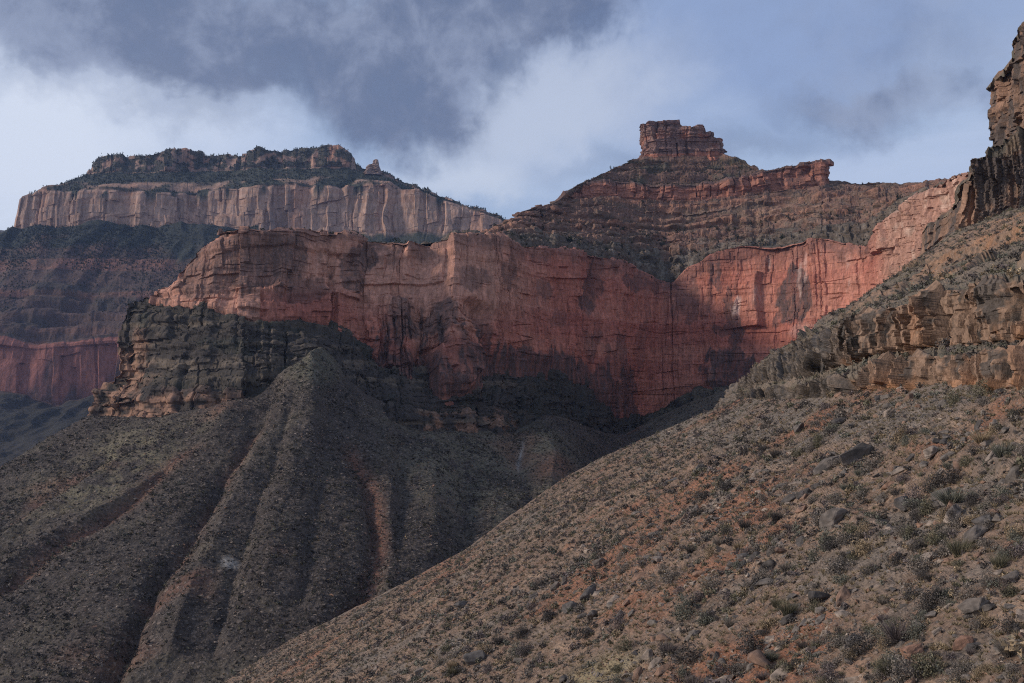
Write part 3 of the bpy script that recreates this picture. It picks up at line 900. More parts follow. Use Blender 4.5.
# ------------------------------------------------------------------ butte
def butte():
    n = 1100
    xs = np.linspace(420, 1010, n)
    rim = np.array(RIM, float)
    bot = [(420, 246, 1060), (450, 241, 1072), (505, 242, 1115), (520, 250, 1155), (560, 254, 1240), (592, 259, 1315), (625, 267, 1385), (655, 284, 1425), (674, 287, 1430), (688, 274, 1420),
           (711, 260, 1400), (740, 250, 1380), (785, 249, 1340), (828, 244, 1290), (862, 253, 1240), (876, 252, 1215), (884, 236, 1190), (892, 223, 1160), (920, 200, 1100), (1010, 170, 900)]
    m1 = [(420, 250, 1250), (470, 238, 1300), (512, 236, 1350), (560, 241, 1420), (620, 247, 1490), (665, 262, 1520), (700, 250, 1510), (760, 238, 1490), (830, 232, 1440), (870, 228, 1420), (900, 205, 1350), (940, 188, 1250), (1010, 175, 1050)]
    m2 = [(440, 250, 1500), (495, 231, 1520), (514, 222, 1540), (524, 219, 1560), (549, 221, 1610), (600, 219, 1660), (660, 224, 1690), (720, 220, 1680), (780, 212, 1660), (830, 206, 1620), (870, 203, 1600), (910, 197, 1540), (950, 184, 1440), (1010, 178, 1200)]
    top = [(470, 250, 1560), (503, 232, 1570), (514, 223, 1580), (523, 212, 1600), (530, 210, 1630), (548, 207, 1680), (560, 203, 1730), (580, 197, 1800), (612, 193, 1820), (650, 197, 1830), (702, 196, 1830), (737, 193, 1830), (768, 187, 1830), (800, 183, 1820),
           (828, 179, 1810), (836, 180, 1840), (870, 182, 1820), (915, 182, 1780), (950, 181, 1700), (1010, 180, 1500)]
    rs = [row(r, n, 0.006) for r in (top, m2, m1, bot)]
    back = rs[0] + np.array([40, 300, -8])
    P, C, S = loft([back] + rs, [(40, 0, 0), (110, .35, 5), (120, .3, 5), (70, 0.15, 2)])
    N = normals(P)
    d = 12 * fbm(P, (150, 150, 80), 3, off=141) + 3.4 * fbm(P, 22, 4, off=143, gain=0.6)
    b = strata(P, 9, 31, 1.6)
    d += 7.5 * (b - 0.5)
    a = arc(P) + 3 * fbm(P, 30, 2, off=145)
    d += 5 * facets(a, P[..., 2], 16, 9, 6) * sstep(b, 0.35, 0.6) + 2.2 * facets(a, P[..., 2], 6, 5, 7)
    d *= np.clip(S, 0.35, 1) * (1 - 0.6 * sstep(S, 3.5, 4))
    P = P + N * d[..., None]
    px, py = proj(P)
    nz, nz2 = fbm(P, 50, 4, off=147), fbm(P, 13, 3, off=149)
    col = np.empty(P.shape)
    col[:] = (0.175, 0.10, 0.074)
    col = mixc(col, (0.32, 0.155, 0.10), 0.8 * sstep(b + 0.45 * nz2, 0.55, 0.95))
    col = mixc(col, (0.31, 0.19, 0.13), 0.6 * ell(px, py, 770, 214, 110, 12, 0.5, -4) * sstep(nz2, -0.2, 0.2))
    w = sstep(nz + 0.6 * nz2, -0.15, 0.3) * 0.95 + 0.55 * sstep(S, 2.6, 3.3)
    col = mixc(col, (0.088, 0.077, 0.060), np.clip(w * 0.6 + 0.5 * sstep(S, 2.5, 3.2), 0, 0.85))
    col = mixc(col, (0.19, 0.16, 0.13), 0.6 * sstep(S, 2.4, 3.0) * sstep(nz2, 0.05, .25))
    col = mixc(col, (0.17, 0.145, 0.115), 0.5 * ell(px, py, 660, 272, 40, 18, 0.5) * sstep(nz2, 0, .2))
    grid_object('butte_slope', P, col, M_BUTTE, 'ledged red slope rising from the cliff rim to the butte', 'slope')
    BS = (P, N, S)

    # ---- ledge band, upper slope
    n = 900
    bb = [(549, 212, 1690), (560, 206, 1720), (580, 198, 1780), (612, 194, 1800), (650, 198, 1810), (702, 197, 1810), (737, 194, 1810), (768, 188, 1810), (800, 184, 1800), (829, 181, 1800)]
    bt = [(550, 205, 1700), (562, 195, 1730), (578, 186, 1790), (600, 180, 1815), (625, 181, 1820), (652, 185, 1820), (687, 185, 1820), (724, 181, 1820), (745, 177, 1820), (762, 173, 1820), (790, 166, 1815), (812, 162, 1812), (829, 161, 1810)]
    us = [(585, 186, 1830), (600, 178, 1850), (618, 169, 1900), (636, 160, 1920), (650, 157, 1925), (700, 158, 1925), (724, 156, 1920), (735, 159, 1910), (745, 163, 1900), (757, 169, 1880), (765, 172, 1840), (790, 166, 1830), (829, 162, 1825)]
    rs = [row(us, n, 0.004), row(bt, n, 0.004), row(bb, n, 0.004)]
    back = rs[0] + np.array([0, 160, -6])
    foot = rs[-1] + np.array([0, -6, -25])
    P, C, S = loft([back] + rs + [foot], [(30, 0, 0), (90, .2, 3), (60, 1, 0), (14, .5, 0)], left=((40, 260, -10), 50), right=((40, 160, -4), 50))
    N = normals(P)
    Cs = blur(C, 5, 0)
    a = arc(P) + 4 * fbm(P, 40, 2, off=152)
    d = Cs * (6 * fbm(P, (40, 40, 90), 3, off=151) + 11 * facets(a, P[..., 2], 30, 18, 11) + 5 * facets(a, P[..., 2], 10, 9, 12) + 3 * (strata(P, 6, 35) - 0.5) - 6 * (Cs > 0.7) * clefts(a, P[..., 2], 16, 2.2, 40, 13, 0.45))
    d += (1 - Cs) * (5 * fbm(P, 60, 3, off=153) + 4 * fbm(P, 15, 4, off=155) + 6 * (strata(P, 7, 36) - 0.5) + 5 * facets(a, P[..., 2], 14, 8, 14) * sstep(strata(P, 9, 38), 0.4, 0.6))
    P = P + N * (d * np.clip(S, 0.2, 1))[..., None]
    px, py = proj(P)
    nz, nz2 = fbm(P, 40, 4, off=157), fbm(P, 12, 3, off=159)
    b = strata(P, 8, 37)
    rock = np.empty(P.shape)
    rock[:] = (0.29, 0.125, 0.086)
    rock = mixc(rock, (0.40, 0.21, 0.14), 0.6 * sstep(b, 0.4, 0.9))
    rock = mixc(rock, (0.10, 0.06, 0.052), 0.8 * sstep(nz + 0.4 * nz2, 0.05, 0.4))
    rock = mixc(rock, (0.12, 0.09, 0.08), 0.75 * (1 - sstep(S, 2.0, 2.25)))
    soil = np.empty(P.shape)
    soil[:] = (0.15, 0.09, 0.068)
    soil = mixc(soil, (0.085, 0.08, 0.058), 0.8 * sstep(nz + 0.4 * nz2, -0.1, 0.35))
    soil = mixc(soil, (0.28, 0.15, 0.10), 0.7 * sstep(b + .4 * nz2, 0.7, 1.0))
    col = soil + (rock - soil) * sstep(Cs, 0.25, 0.6)[..., None]
    grid_object('butte', P, col, M_BUTTE, 'red butte shoulder with a long blocky sandstone ledge round it', 'butte')
    BU = (P, N, S)

    # ---- summit block: a closed castle-like ring wall with a stepped top
    nth, nz_ = 620, 120
    th = np.linspace(0, 2 * math.pi, nth, endpoint=False)
    c = unp(680.5, 156, 1960)
    pxw = 1960 / F_PX
    rx, ry = 40.5 * pxw, 27 * pxw
    sq = 3.2
    ct, st_ = np.cos(th), np.sin(th)
    rad = (np.abs(ct) ** sq + np.abs(st_) ** sq) ** (-1 / sq)
    bx, by = rx * rad * ct, ry * rad * st_
    topx = np.array([(-46, 134), (-43.5, 126), (-40, 122), (-36, 124), (-33, 121.5), (-20, 122), (-5, 121), (-4, 126), (-2, 127.5), (4, 128), (6, 130), (12, 127), (17, 127), (20, 128), (21, 134), (26, 133), (28, 138), (32, 141), (35, 138), (43.5, 137.5), (46, 140)])
    yt = np.interp(bx / pxw, topx[:, 0], topx[:, 1])
    ztop = (151.5 - yt) * pxw
    t = np.linspace(0, 1, nz_)[:, None]
    Pw = np.stack([c[0] + bx * np.ones_like(t), c[1] + by * np.ones_like(t), c[2] - 22 + t * (ztop + 22)], -1)
    Nw = np.stack([ct, st_, 0 * ct], -1)[None] * np.ones((nz_, 1, 1))
    a = th[None] * 75 + 0 * t
    z = Pw[..., 2] + 2.0 * fbm(Pw, 40, 2, off=163)
    d = -2 + 9 * facets(a, z, 30, 26, 21) + 7 * (blocks(a, z, 22, 16, 11) - 0.55) + 3 * (blocks(a, z, 9, 7, 12) - 0.5) + 2 * fbm(Pw, 9, 3, off=165) + 7 * (strata(Pw, 8, 41) - 0.5)
    d -= 9 * clefts(a, z, 18, 2.5, 50, 22, 0.7)
    Pw = Pw + Nw * d[..., None]
    # top: shrink rings to the centre line
    tops = []
    for k in np.linspace(0.96, 0.02, 24):
        q = Pw[-1].copy()
        q[:, 0] = c[0] + (q[:, 0] - c[0]) * (0.985 if k > 0.9 else 1) 
        q[:, 1] = c[1] + (q[:, 1] - c[1]) * k
        tops.append(q)
    Pt = np.array(tops)
    Pt[..., 2] += 2.5 * fbm(Pt, 14, 3, off=169)
    P = np.concatenate([Pw, Pt])
    P = np.concatenate([P, P[:, :1]], 1)
    nz, nz2 = fbm(P, 26, 4, off=171), fbm(P * np.array([1, 1, 2]), 10, 3, off=173)
    b = strata(P, 9, 43)
    col = np.empty(P.shape)
    col[:] = (0.36, 0.15, 0.10)
    col = mixc(col, (0.13, 0.105, 0.10), 0.7 * sstep(b + 0.6 * nz, 0.5, 0.8))
    col = mixc(col, (0.34, 0.21, 0.16), 0.6 * sstep(nz2, 0.1, 0.4))
    zz = (P[..., 2] - c[2]) / pxw
    col = mixc(col, (0.12, 0.10, 0.10), 0.7 * sstep(zz, 22, 28))
    P = P[:, ::-1]
    col = col[:, ::-1]
    grid_object('butte_summit', P, col, M_BUTTE, 'blocky castle-like rock summit on top of the butte', 'rock summit')
    return BS, BU


BSLOPE, BUPPER = butte()

# ------------------------------------------------------------------ near hillside
A_, B_, H_ = 0.60, -0.04, 25.0


def plane_D(px, py):
    u, v = (px - 512.0) / F_PX, (341.5 - py) / F_PX
    dy, dz = CP - v * SP, SP + v * CP
    return H_ / np.maximum(A_ * u / dy + B_ - dz / dy, 0.0425)


CREST = np.array([(-260, 930), (0, 790), (120, 727), (200, 684), (270, 650), (330, 622), (382, 596), (430, 571), (470, 549), (512, 517), (560, 482), (600, 460), (640, 441), (690, 420), (742, 398), (760, 400), (800, 399),
                  (850, 398), (900, 387), (960, 387), (1024, 387), (1090, 384), (1200, 376)], float)


def hillside():
    n, m = 1450, 470
    x = np.linspace(-260, 1200, n)
    cy = blur(np.interp(x, CREST[:, 0], CREST[:, 1]), 15)
    bottom = 930.0 + 60 * sstep(-x, -300, 200)
    t = np.linspace(0, 1, m)[:, None] ** 1.08
    py = cy[None] + (bottom - cy)[None] * t
    px = np.broadcast_to(x[None], py.shape)
    P = unp(px, py, plane_D(px, py))
    # beyond the crest the ground drops to the drainage; behind the ledges it just carries on underneath
    kfall = 1 - sstep(x, 700, 800)
    back = []
    for s in (1.0, 0.7, 0.45, 0.25, 0.1, 0.04):
        back.append(P[0] + s * np.stack([10 - 30 * kfall, 30 + 130 * kfall, -12 - 150 * kfall * s], -1))
    P = np.concatenate([np.array(back), P])
    tx = (np.linspace(0, 1, 91)[1:] ** 2)[None, :, None]
    P = np.concatenate([P, P[:, -1:] + tx * np.array([150.0, -30.0, 88.0])], 1)
    n += 90
    nb = len(back)
    rowi = np.concatenate([np.zeros(nb), np.linspace(0, 1, m)])[:, None] * np.ones((1, n))
    N = np.array([-A_, -B_, 1.0])
    N /= np.linalg.norm(N)
    px, py = proj(P)
    D = P[..., 1]
    wob = fbm(P, 30, 3, off=201)
    # down-slope direction is -x: rills and low ribs across the contour, stony ledges along it
    d = 2.0 * fbm(P, 60, 3, off=203) + 0.9 * fbm(P, (22, 9, 22), 3, off=205, ridged=True)
    d += 0.6 * fbm(P, 4.2, 4, off=207, gain=0.6)
    d += 0.24 * fbm(P, 0.9, 3, off=209, gain=0.6)
    z = P[..., 2] + 1.2 * wob
    st = strata(np.stack([P[..., 0], P[..., 1], z], -1), 1.5, 51, 0.5)
    led = sstep(fbm(P, (40, 40, 12), 2, off=211), -0.05, 0.3)
    d += 1.1 * (st - 0.5) * led * (0.4 + 0.6 * sstep(px, 700, 900))
    edge = np.clip(rowi * m / 26.0, 0.12, 1)
    d *= np.maximum(edge, 0.4)
    P = P + N * d[..., None]
    px, py = proj(P)
    nz, nz2, nz3 = fbm(P, 26, 4, off=213), fbm(P, 6, 3, off=215), fbm(P, 1.6, 3, off=217)
    col = np.empty(P.shape)
    col[:] = (0.185, 0.124, 0.088)
    col = mixc(col, (0.29, 0.20, 0.138), 0.7 * sstep(nz2 + 0.4 * nz3, 0.0, 0.45))
    rd = sstep(nz + 0.35 * nz2 + 0.2 * ell(px, py, 800, 600, 260, 90, 0.7) + 0.35 * ell(px, py, 720, 495, 50, 30, 0.7), 0.17, 0.42)
    col = mixc(col, (0.235, 0.108, 0.064), 0.85 * rd)
    col = mixc(col, (0.15, 0.135, 0.115), 0.65 * sstep(-nz - 0.3 * nz2 + 0.25 * sstep(420 - py + 60, 0, 60), 0.05, 0.4))
    col = mixc(col, (0.24, 0.20, 0.11), 0.6 * ell(px, py, 600, 672, 40, 14, 0.6, -20))
    col = mixc(col, (0.33, 0.23, 0.175), 0.5 * led * sstep(st, 0.6, 0.9) * sstep(px, 760, 900))
    grid_object('hillside', P, col, M_HILL, 'stony scrub-dotted hillside sloping across the lower right', 'hillside')
    return P[nb:], x, cy, bottom


HILL, HX, HCY, HBOT = hillside()

# ------------------------------------------------------------------ rock bands and upper slope on the right
def right_ledges():
    n = 980
    S_ = [(800, 339, 340), (830, 321, 410), (870, 292, 450), (905, 268, 480), (930, 250, 490), (955, 231, 470), (985, 220, 435), (1024, 206, 400), (1150, 165, 320)]
    M_ = [(796, 341, 328), (840, 321, 300), (870, 305, 300), (930, 280, 300), (985, 255, 280), (1024, 243, 250), (1150, 210, 190)]
    Ut = [(790, 345, 316), (806, 338, 285), (820, 333, 255), (850, 322, 199), (880, 310, 181), (905, 304, 169), (930, 292, 156), (960, 288, 142.5), (985, 284, 133), (1024, 280, 121.5), (1150, 255, 93)]
    Ub = [(757, 384, 312), (780, 381, 275), (800, 377, 243), (850, 364, 196), (870, 357, 186), (900, 352, 170), (930, 348, 154), (960, 346, 141), (1024, 340, 120), (1150, 322, 92)]
    Lt = [(752, 391, 306), (780, 388, 262), (800, 386, 231), (850, 377, 176), (875, 368, 164), (900, 361, 152), (930, 356, 136.5), (960, 353, 123.5), (1024, 349, 105.5), (1150, 335, 81)]
    Lb = [(744, 403, 300), (780, 404, 252), (800, 402, 225), (850, 402, 174), (875, 396, 162), (900, 390, 150), (960, 391, 122), (1024, 391, 104), (1150, 386, 80)]
    rs = [row(r, n, 0.006) for r in (S_, M_, Ut, Ub, Lt, Lb)]
    x = np.linspace(0, 1, n)
    back = rs[0] + np.stack([20 + 0 * x, 120 + 0 * x, 10 - 90 * (1 - x)], -1)
    foot = rs[-1] + np.array([1.5, 0, -9])
    P, C, S = loft([back] + rs + [foot], [(20, 0, 0), (90, 0, 0), (80, 0, 0), (130, 1, 0), (50, .1, 0), (120, 1, 0), (14, .5, 0)], left=((14, 110, -3), 60), right=((30, -170, -4), 160))
    N = normals(P)
    Cs = blur(blur(C, 7, 0), 7, 0)
    px, py = proj(P)
    # the face runs along +Y, so blocks are keyed on y
    a = arc(P) + 1.0 * fbm(P, 9, 2, off=221)
    z = P[..., 2] + 0.8 * fbm(P, 26, 2, off=223)
    d = 2.0 * fbm(P, (16, 16, 40), 3, off=225)
    d += 4.2 * facets(a, z, 9, 16, 41) + 2.6 * facets(a, z, 3.8, 7, 42) + 1.4 * facets(a, z, 1.6, 2.6, 43) + 0.6 * facets(a, z, 0.7, 1.1, 44)
    d += 0.5 * fbm(P, 2.0, 4, off=229, gain=0.6) + 0.5 * (strata(P, 1.6, 53) - 0.5)
    d -= 4.5 * clefts(a, z, 5.4, 1.1, 18, 45, 0.75) + 1.8 * clefts(a, z, 2.1, 0.45, 6, 46, 0.55)
    # left of x=860 the bands are lower and half buried
    bury = 0.7 + 0.3 * sstep(px, 800, 880)
    dd = Cs * d * bury
    dd += (1 - Cs) * (1.8 * fbm(P, 22, 3, off=233) + 0.6 * fbm(P, 4, 4, off=235) + 0.15 * fbm(P, 1, 2, off=236))
    outc = sstep(fbm(P, (34, 34, 16), 3, off=237) + 0.35 * ell(px, py, 955, 245, 45, 30, 0.7) + 0.2 * ell(px, py, 1000, 230, 60, 25, 0.7), 0.16, 0.26) * (S < 2.9) * sstep(S, 1.15, 1.4)
    dd += (1 - Cs) * outc * (0.8 + 4.5 * (strata(P, 4, 57) - 0.5) + 1.2 * fbm(P, 7, 3, off=239, gain=0.6) + 0.8 * facets(a, z, 9, 6, 47))
    dd *= np.clip(S / 1.2, 0.05, 1)
    P = P + N * dd[..., None]
    px, py = proj(P)
    A = P * np.array([1, 1, 0.3])
    nz, nz2, nz3 = fbm(P, 12, 4, off=241), fbm(A, 4, 4, off=243), fbm(P, 1.3, 3, off=245)
    rock = np.empty(P.shape)
    rock[:] = (0.165, 0.13, 0.102)
    rock = mixc(rock, (0.25, 0.158, 0.106), 0.9 * sstep(px, 815, 880))
    rock = mixc(rock, (0.34, 0.185, 0.11), 0.7 * sstep(nz + 0.4 * nz3, 0.05, 0.4) * sstep(px, 820, 900))
    rock = mixc(rock, (0.075, 0.066, 0.058), 0.85 * sstep(nz2 + 0.45 * nz3, 0.0, 0.2))
    tb = S - np.floor(S)
    rock = mixc(rock, (0.36, 0.175, 0.085), 0.7 * sstep(tb, 0.55, 0.95) * sstep(nz + nz2, -0.2, 0.3) * (px > 840))
    soil = np.empty(P.shape)
    soil[:] = (0.165, 0.13, 0.095)
    soil = mixc(soil, (0.21, 0.155, 0.115), 0.7 * sstep(nz + 0.5 * nz3, -0.05, 0.4))
    soil = mixc(soil, (0.09, 0.085, 0.062), 0.6 * sstep(-nz + 0.4 * nz3, 0.0, 0.4))
    wr = np.maximum(sstep(Cs, 0.25, 0.6), 0.7 * (N[..., 2] < 0.35))
    wr = np.maximum(wr * (S > 2.8), 0.95 * outc)
    wr *= 1 - 0.5 * sstep(nz3 + nz, 0.1, 0.4) * (1 - sstep(px, 800, 880))
    col = soil + (rock - soil) * wr[..., None]
    grid_object('rock_bands', P, col, M_LEDGE, 'two stepped limestone bands across the hillside at the right edge', 'rock bands')
    return P, N, S, Cs


RLEDGE = right_ledges()


def right_tower():
    n = 620
    lev = [(1014, -30, 425), (1011, 22, 428), (1009, 60, 432), (1005, 88, 436), (1000, 106, 440), (991, 122, 444), (985, 138, 447), (978, 156, 450), (966, 170, 454), (960, 184, 456), (955, 200, 458), (951, 216, 460), (946, 240, 462), (940, 262, 464)]
    rs = []
    for (x0, y0, D0) in lev:
        P0 = unp(x0 + float(np.interp(y0, [22, 60, 88, 106, 122, 138, 156, 170, 200], [38, 42, 42, 36, 22, 6, -6, -8, -3])), y0, D0)
        q = np.linspace(0, 1, n)[:, None]
        # face runs from the left corner forwards to the right, at one height
        rs.append(P0 + q * np.array([190.0, -240.0, 0.0]) + np.sin(q * math.pi) * np.array([-6.0, -8, 0]))
    segs = []
    for i in range(len(lev) - 1):
        segs.append((max(14, int(1.9 * (lev[i + 1][1] - lev[i][1]))), 1, 0))
    back = rs[0] + np.array([60, 60, 12])
    P, C, S = loft([back] + rs, [(16, 0.5, 0)] + segs, left=((40, 150, 0), 110))
    N = normals(P)
    px, py = proj(P)
    a = arc(P) + 2 * fbm(P, 20, 2, off=251)
    z = P[..., 2] + 2 * fbm(P, 50, 2, off=253)
    d = 2.5 * fbm(P, (34, 34, 70), 3, off=255) - 5.0
    d += 4.5 * facets(a, z, 24, 26, 31) + 3 * facets(a, z, 9, 12, 32) + 1.6 * facets(a, z, 3.6, 4.5, 33) + 0.8 * fbm(P, 4.5, 4, off=259, gain=0.6) + 1.8 * (strata(P, 5, 61) - 0.5)
    d -= 3.0 * clefts(a, z, 12, 1.4, 30, 34, 0.6)
    P = P + N * d[..., None]
    px, py = proj(P)
    A = P * np.array([1, 1, 0.3])
    nz, nz2, nz3 = fbm(P, 22, 4, off=263), fbm(A, 9, 4, off=265), fbm(P, 3, 3, off=267)
    col = np.empty(P.shape)
    col[:] = (0.21, 0.13, 0.09)
    col = mixc(col, (0.33, 0.19, 0.125), 0.7 * sstep(nz + 0.3 * nz3, 0.0, 0.4))
    col = mixc(col, (0.085, 0.07, 0.062), 0.88 * sstep(nz2 + 0.4 * nz3 + 0.3 * ell(px, py, 985, 155, 22, 30, 0.6), -0.08, 0.16))
    col = mixc(col, (0.12, 0.11, 0.08), 0.6 * sstep(N[..., 2], 0.35, 0.6))
    grid_object('crag', P, col, M_LEDGE, 'tall brown crag cut off by the upper right edge', 'crag')
    return P, N, S


TOWER = right_tower()

# ------------------------------------------------------------------ scatter helpers
def scatter(P, N, count, weight, seed):
    """count points on a grid surface, chosen by weight per cell, with normals"""
    r = np.random.default_rng(seed)
    a, b, c = P[:-1, :-1], P[1:, :-1], P[:-1, 1:]
    area = np.linalg.norm(np.cross(b - a, c - a), axis=-1)
    w = np.clip(weight[:-1, :-1] if weight.shape == P.shape[:2] else weight, 0, None) * area
    cs = np.cumsum(w.ravel())
    k = np.searchsorted(cs, r.random(count) * cs[-1])
    i, j = np.unravel_index(np.clip(k, 0, w.size - 1), w.shape)
    f = r.random((count, 2, 1))
    p = a[i, j] + f[:, 0] * (b - a)[i, j] + f[:, 1] * (c - a)[i, j]
    return p, (N[i, j] if N is not None else None), i, j


def rots(n, r, tilt=0.0):
    """n random turns about z with a little tilt"""
    a = r.random(n) * 2 * math.pi
    c, s, z, o = np.cos(a), np.sin(a), np.zeros(n), np.ones(n)
    Rz = np.stack([np.stack([c, -s, z], -1), np.stack([s, c, z], -1), np.stack([z, z, o], -1)], 1)
    if tilt:
        b = r.normal(size=n) * tilt
        c, s = np.cos(b), np.sin(b)
        Rx = np.stack([np.stack([o, z, z], -1), np.stack([z, c, -s], -1), np.stack([z, s, c], -1)], 1)
        Rz = np.einsum('nij,njk->nik', Rz, Rx)
    return Rz


def merged(name, protos, pts, sizes, cols, mat, seed, tilt=0.0, tone=0.0):
    """one mesh of many small copies; protos = [(V, F)], sizes (n,3), cols (n,3)"""
    r = np.random.default_rng(seed)
    V, Fc, Cc, off = [], [], [], 0
    pick = r.integers(0, len(protos), len(pts))
    for q, (pv, pf) in enumerate(protos):
        idx = np.nonzero(pick == q)[0]
        if not len(idx):
            continue
        M = rots(len(idx), r, tilt)
        v = np.einsum('nij,nkj->nki', M, pv[None] * sizes[idx][:, None, :]) + pts[idx][:, None, :]
        f = pf[None] + (np.arange(len(idx)) * len(pv))[:, None, None] + off
        V.append(v.reshape(-1, 3))
        Fc.append(f.reshape(-1, pf.shape[1]))
        Cc.append(np.repeat(cols[idx], len(pv), 0))
        off += len(idx) * len(pv)
    return raw_mesh(name, np.concatenate(V), np.concatenate(Fc), mat, np.concatenate(Cc))


def leaf_clump(n, leaf, seed, tall=1.0, shell=0.55, spiky=False):
    """a bush about 1 m wide and tall*0.5 high made of n small leaf faces round a few stems"""
    r = np.random.default_rng(seed)
    nl = max(3, n // 14)
    nl = min(nl, 26)
    lobes = r.normal(size=(nl, 3)) * np.array([0.19, 0.19, 0.11]) + np.array([0, 0, 0.2])
    lr = 0.16 + 0.14 * r.random(nl)
    k = r.integers(0, nl, n)
    d = r.normal(size=(n, 3))
    d /= np.linalg.norm(d, axis=1)[:, None]
    rad = lr[k] * (shell + (1 - shell) * r.random(n))
    c = lobes[k] + d * rad[:, None]
    c[:, 2] = np.abs(c[:, 2]) * tall
    if spiky:
        c[:, :2] *= 0.5
        up = d * np.array([0.8, 0.8, 0.3]) + np.array([0, 0, 0.9])
        side = np.cross(up, r.normal(size=(n, 3)))
        side /= np.linalg.norm(side, axis=1)[:, None]
        base = np.stack([c[:, 0] * .5, c[:, 1] * .5, np.zeros(n)], -1)
        tip = base + up * (0.35 + 0.3 * r.random(n))[:, None]
        V = np.stack([base - side * leaf, base + side * leaf, tip], 1)
    else:
        e1 = r.normal(size=(n, 3))
        e1 /= np.linalg.norm(e1, axis=1)[:, None]
        e2 = np.cross(e1, r.normal(size=(n, 3)))
        e2 /= np.linalg.norm(e2, axis=1)[:, None]
        s = leaf * (0.6 + 0.8 * r.random(n))[:, None]
        V = np.stack([c - e1 * s, c + e1 * s, c + e2 * s * 1.5], 1)
    return V.reshape(-1, 3), np.arange(n * 3).reshape(n, 3)


def stone(seed, flat=0.6, npt=13, rough=0):
    """an angular block about 1 m long: convex hull of scattered points, faces broken up"""
    r = np.random.default_rng(seed)
    bm = bmesh.new()
    pts = r.normal(size=(npt, 3))
    pts /= np.max(np.abs(pts), axis=1)[:, None] ** 0.75 * np.linalg.norm(pts, axis=1)[:, None] ** 0.25
    pts *= np.array([0.5, 0.36, 0.36 * flat]) * (0.8 + 0.35 * r.random((npt, 1)))
    for p in pts:
        bm.verts.new(p)
    h = bmesh.ops.convex_hull(bm, input=bm.verts)
    bmesh.ops.delete(bm, geom=[v for v in bm.verts if not v.link_faces], context='VERTS')
    if rough:
        bmesh.ops.bevel(bm, geom=bm.edges[:], offset=0.03, segments=1, affect='EDGES')
        bmesh.ops.triangulate(bm, faces=bm.faces[:])
        for _ in range(rough):
            bmesh.ops.subdivide_edges(bm, edges=[e for e in bm.edges if e.calc_length() > 0.09], cuts=1)
            bmesh.ops.triangulate(bm, faces=bm.faces[:])
        bm.normal_update()
        co = np.array([v.co for v in bm.verts])
        no = np.array([v.normal for v in bm.verts])
        dd = 0.035 * fbm(co + seed, 0.3, 3) + 0.03 * (strata(co * 10 + seed, 0.7, seed) - 0.5)
        for v, q, nn, e in zip(bm.verts, co, no, dd):
            v.co = Vector(q + nn * e)
    bmesh.ops.triangulate(bm, faces=bm.faces[:])
    bm.verts.index_update()
    V = np.array([v.co for v in bm.verts])
    Fc = np.array([[v.index for v in f.verts] for f in bm.faces])
    bm.free()
    return V, Fc


HN = normals(HILL)
HPX, HPY = proj(HILL)
HN_ = 1450


def on_hill(px, py):
    """the point of the near hillside seen at a pixel"""
    j = int(np.clip(round((px + 260) / 1460 * (HN_ - 1)), 12, HN_ - 13))
    sub = (HPX[:, j - 12:j + 13] - px) ** 2 + (HPY[:, j - 12:j + 13] - py) ** 2
    i, k = np.unravel_index(np.argmin(sub), sub.shape)
    return HILL[i, j - 12 + k], HN[i, j - 12 + k]


def obj_at(name, me, p, size, rz, nrm=None, lean=0.0, label=None, cat=None, group=None):
    o = link(name, me)
    up = Vector((0, 0, 1))
    if nrm is not None and lean:
        up = Vector((0, 0, 1)).lerp(Vector(nrm), lean).normalized()
    ax = (Vector((1, 0, 0)) - up * up.x).normalized()
    q = Matrix((ax, up.cross(ax), up)).transposed().to_4x4() @ Matrix.Rotation(rz, 4, 'Z')
    o.matrix_world = Matrix.Translation(Vector(p)) @ q @ Matrix.Diagonal((*size, 1.0))
    tag(o, label, cat, group)
    return o


# ------------------------------------------------------------------ landmark boulders on the hillside
LAND = []                                             # (phrase, world point) that other labels refer to


def boulder(px, py, wpx, asp, tall, rz, tint, seed, label, phrase=None, lean=0.8, npt=12):
    p, nn = on_hill(px, py)
    s = wpx * p[1] / F_PX
    V, Fc = stone(seed, 1.0, npt, 3)
    V = V * np.array([1.0, asp / 0.72, tall / 0.72])
    c = np.tile(np.array(tint), (len(V), 1))
    n1 = fbm(V + seed, 0.35, 3)
    c = mixc(c, (0.07, 0.063, 0.058), 0.75 * sstep(n1, 0.0, 0.4))
    me = raw_mesh('boulder', V, Fc, M_STONE, c)
    obj_at('boulder', me, p + nn * s * tall * 0.24, (s, s, s), R(rz), nn, lean, label, 'boulder', 'big boulders on the hillside')
    if phrase:
        LAND.append((phrase, p))


GREY, PALE, BROWN, DARKR = (0.155, 0.128, 0.108), (0.27, 0.215, 0.175), (0.25, 0.14, 0.095), (0.12, 0.105, 0.095)
boulder(832, 468, 36, .5, .5, 12, GREY, 301, 'lower of two tilted dark-faced slabs lying end to end on the slope', 'the twin tilted slabs', 0.5)
boulder(859, 459, 40, .45, .5, 16, GREY, 302, 'upper of two tilted dark-faced slabs, with a sharp raised corner', None, 0.5)
boulder(834, 521, 38, .6, .5, 20, GREY, 303, 'broad half-buried grey boulder below the twin tilted slabs', 'the broad half-buried boulder')
boulder(905, 508, 26, .7, .7, 60, DARKR, 304, 'dark jagged boulder topping a small heap above the pale flat boulder', 'the dark jagged boulder')
boulder(918, 514, 18, .7, .6, 10, GREY, 305, 'grey block leaning against the dark jagged boulder', None)
boulder(956, 518, 26, .6, .5, 25, PALE, 306, 'pale flat-topped boulder beside a spreading green bush', 'the pale flat boulder')
boulder(985, 528, 24, .7, .7, -20, DARKR, 307, 'black fissured boulder just uphill of the pale flat boulder', None)
boulder(999, 521, 16, .7, .7, 40, GREY, 308, 'small grey block perched behind the black fissured boulder', None)
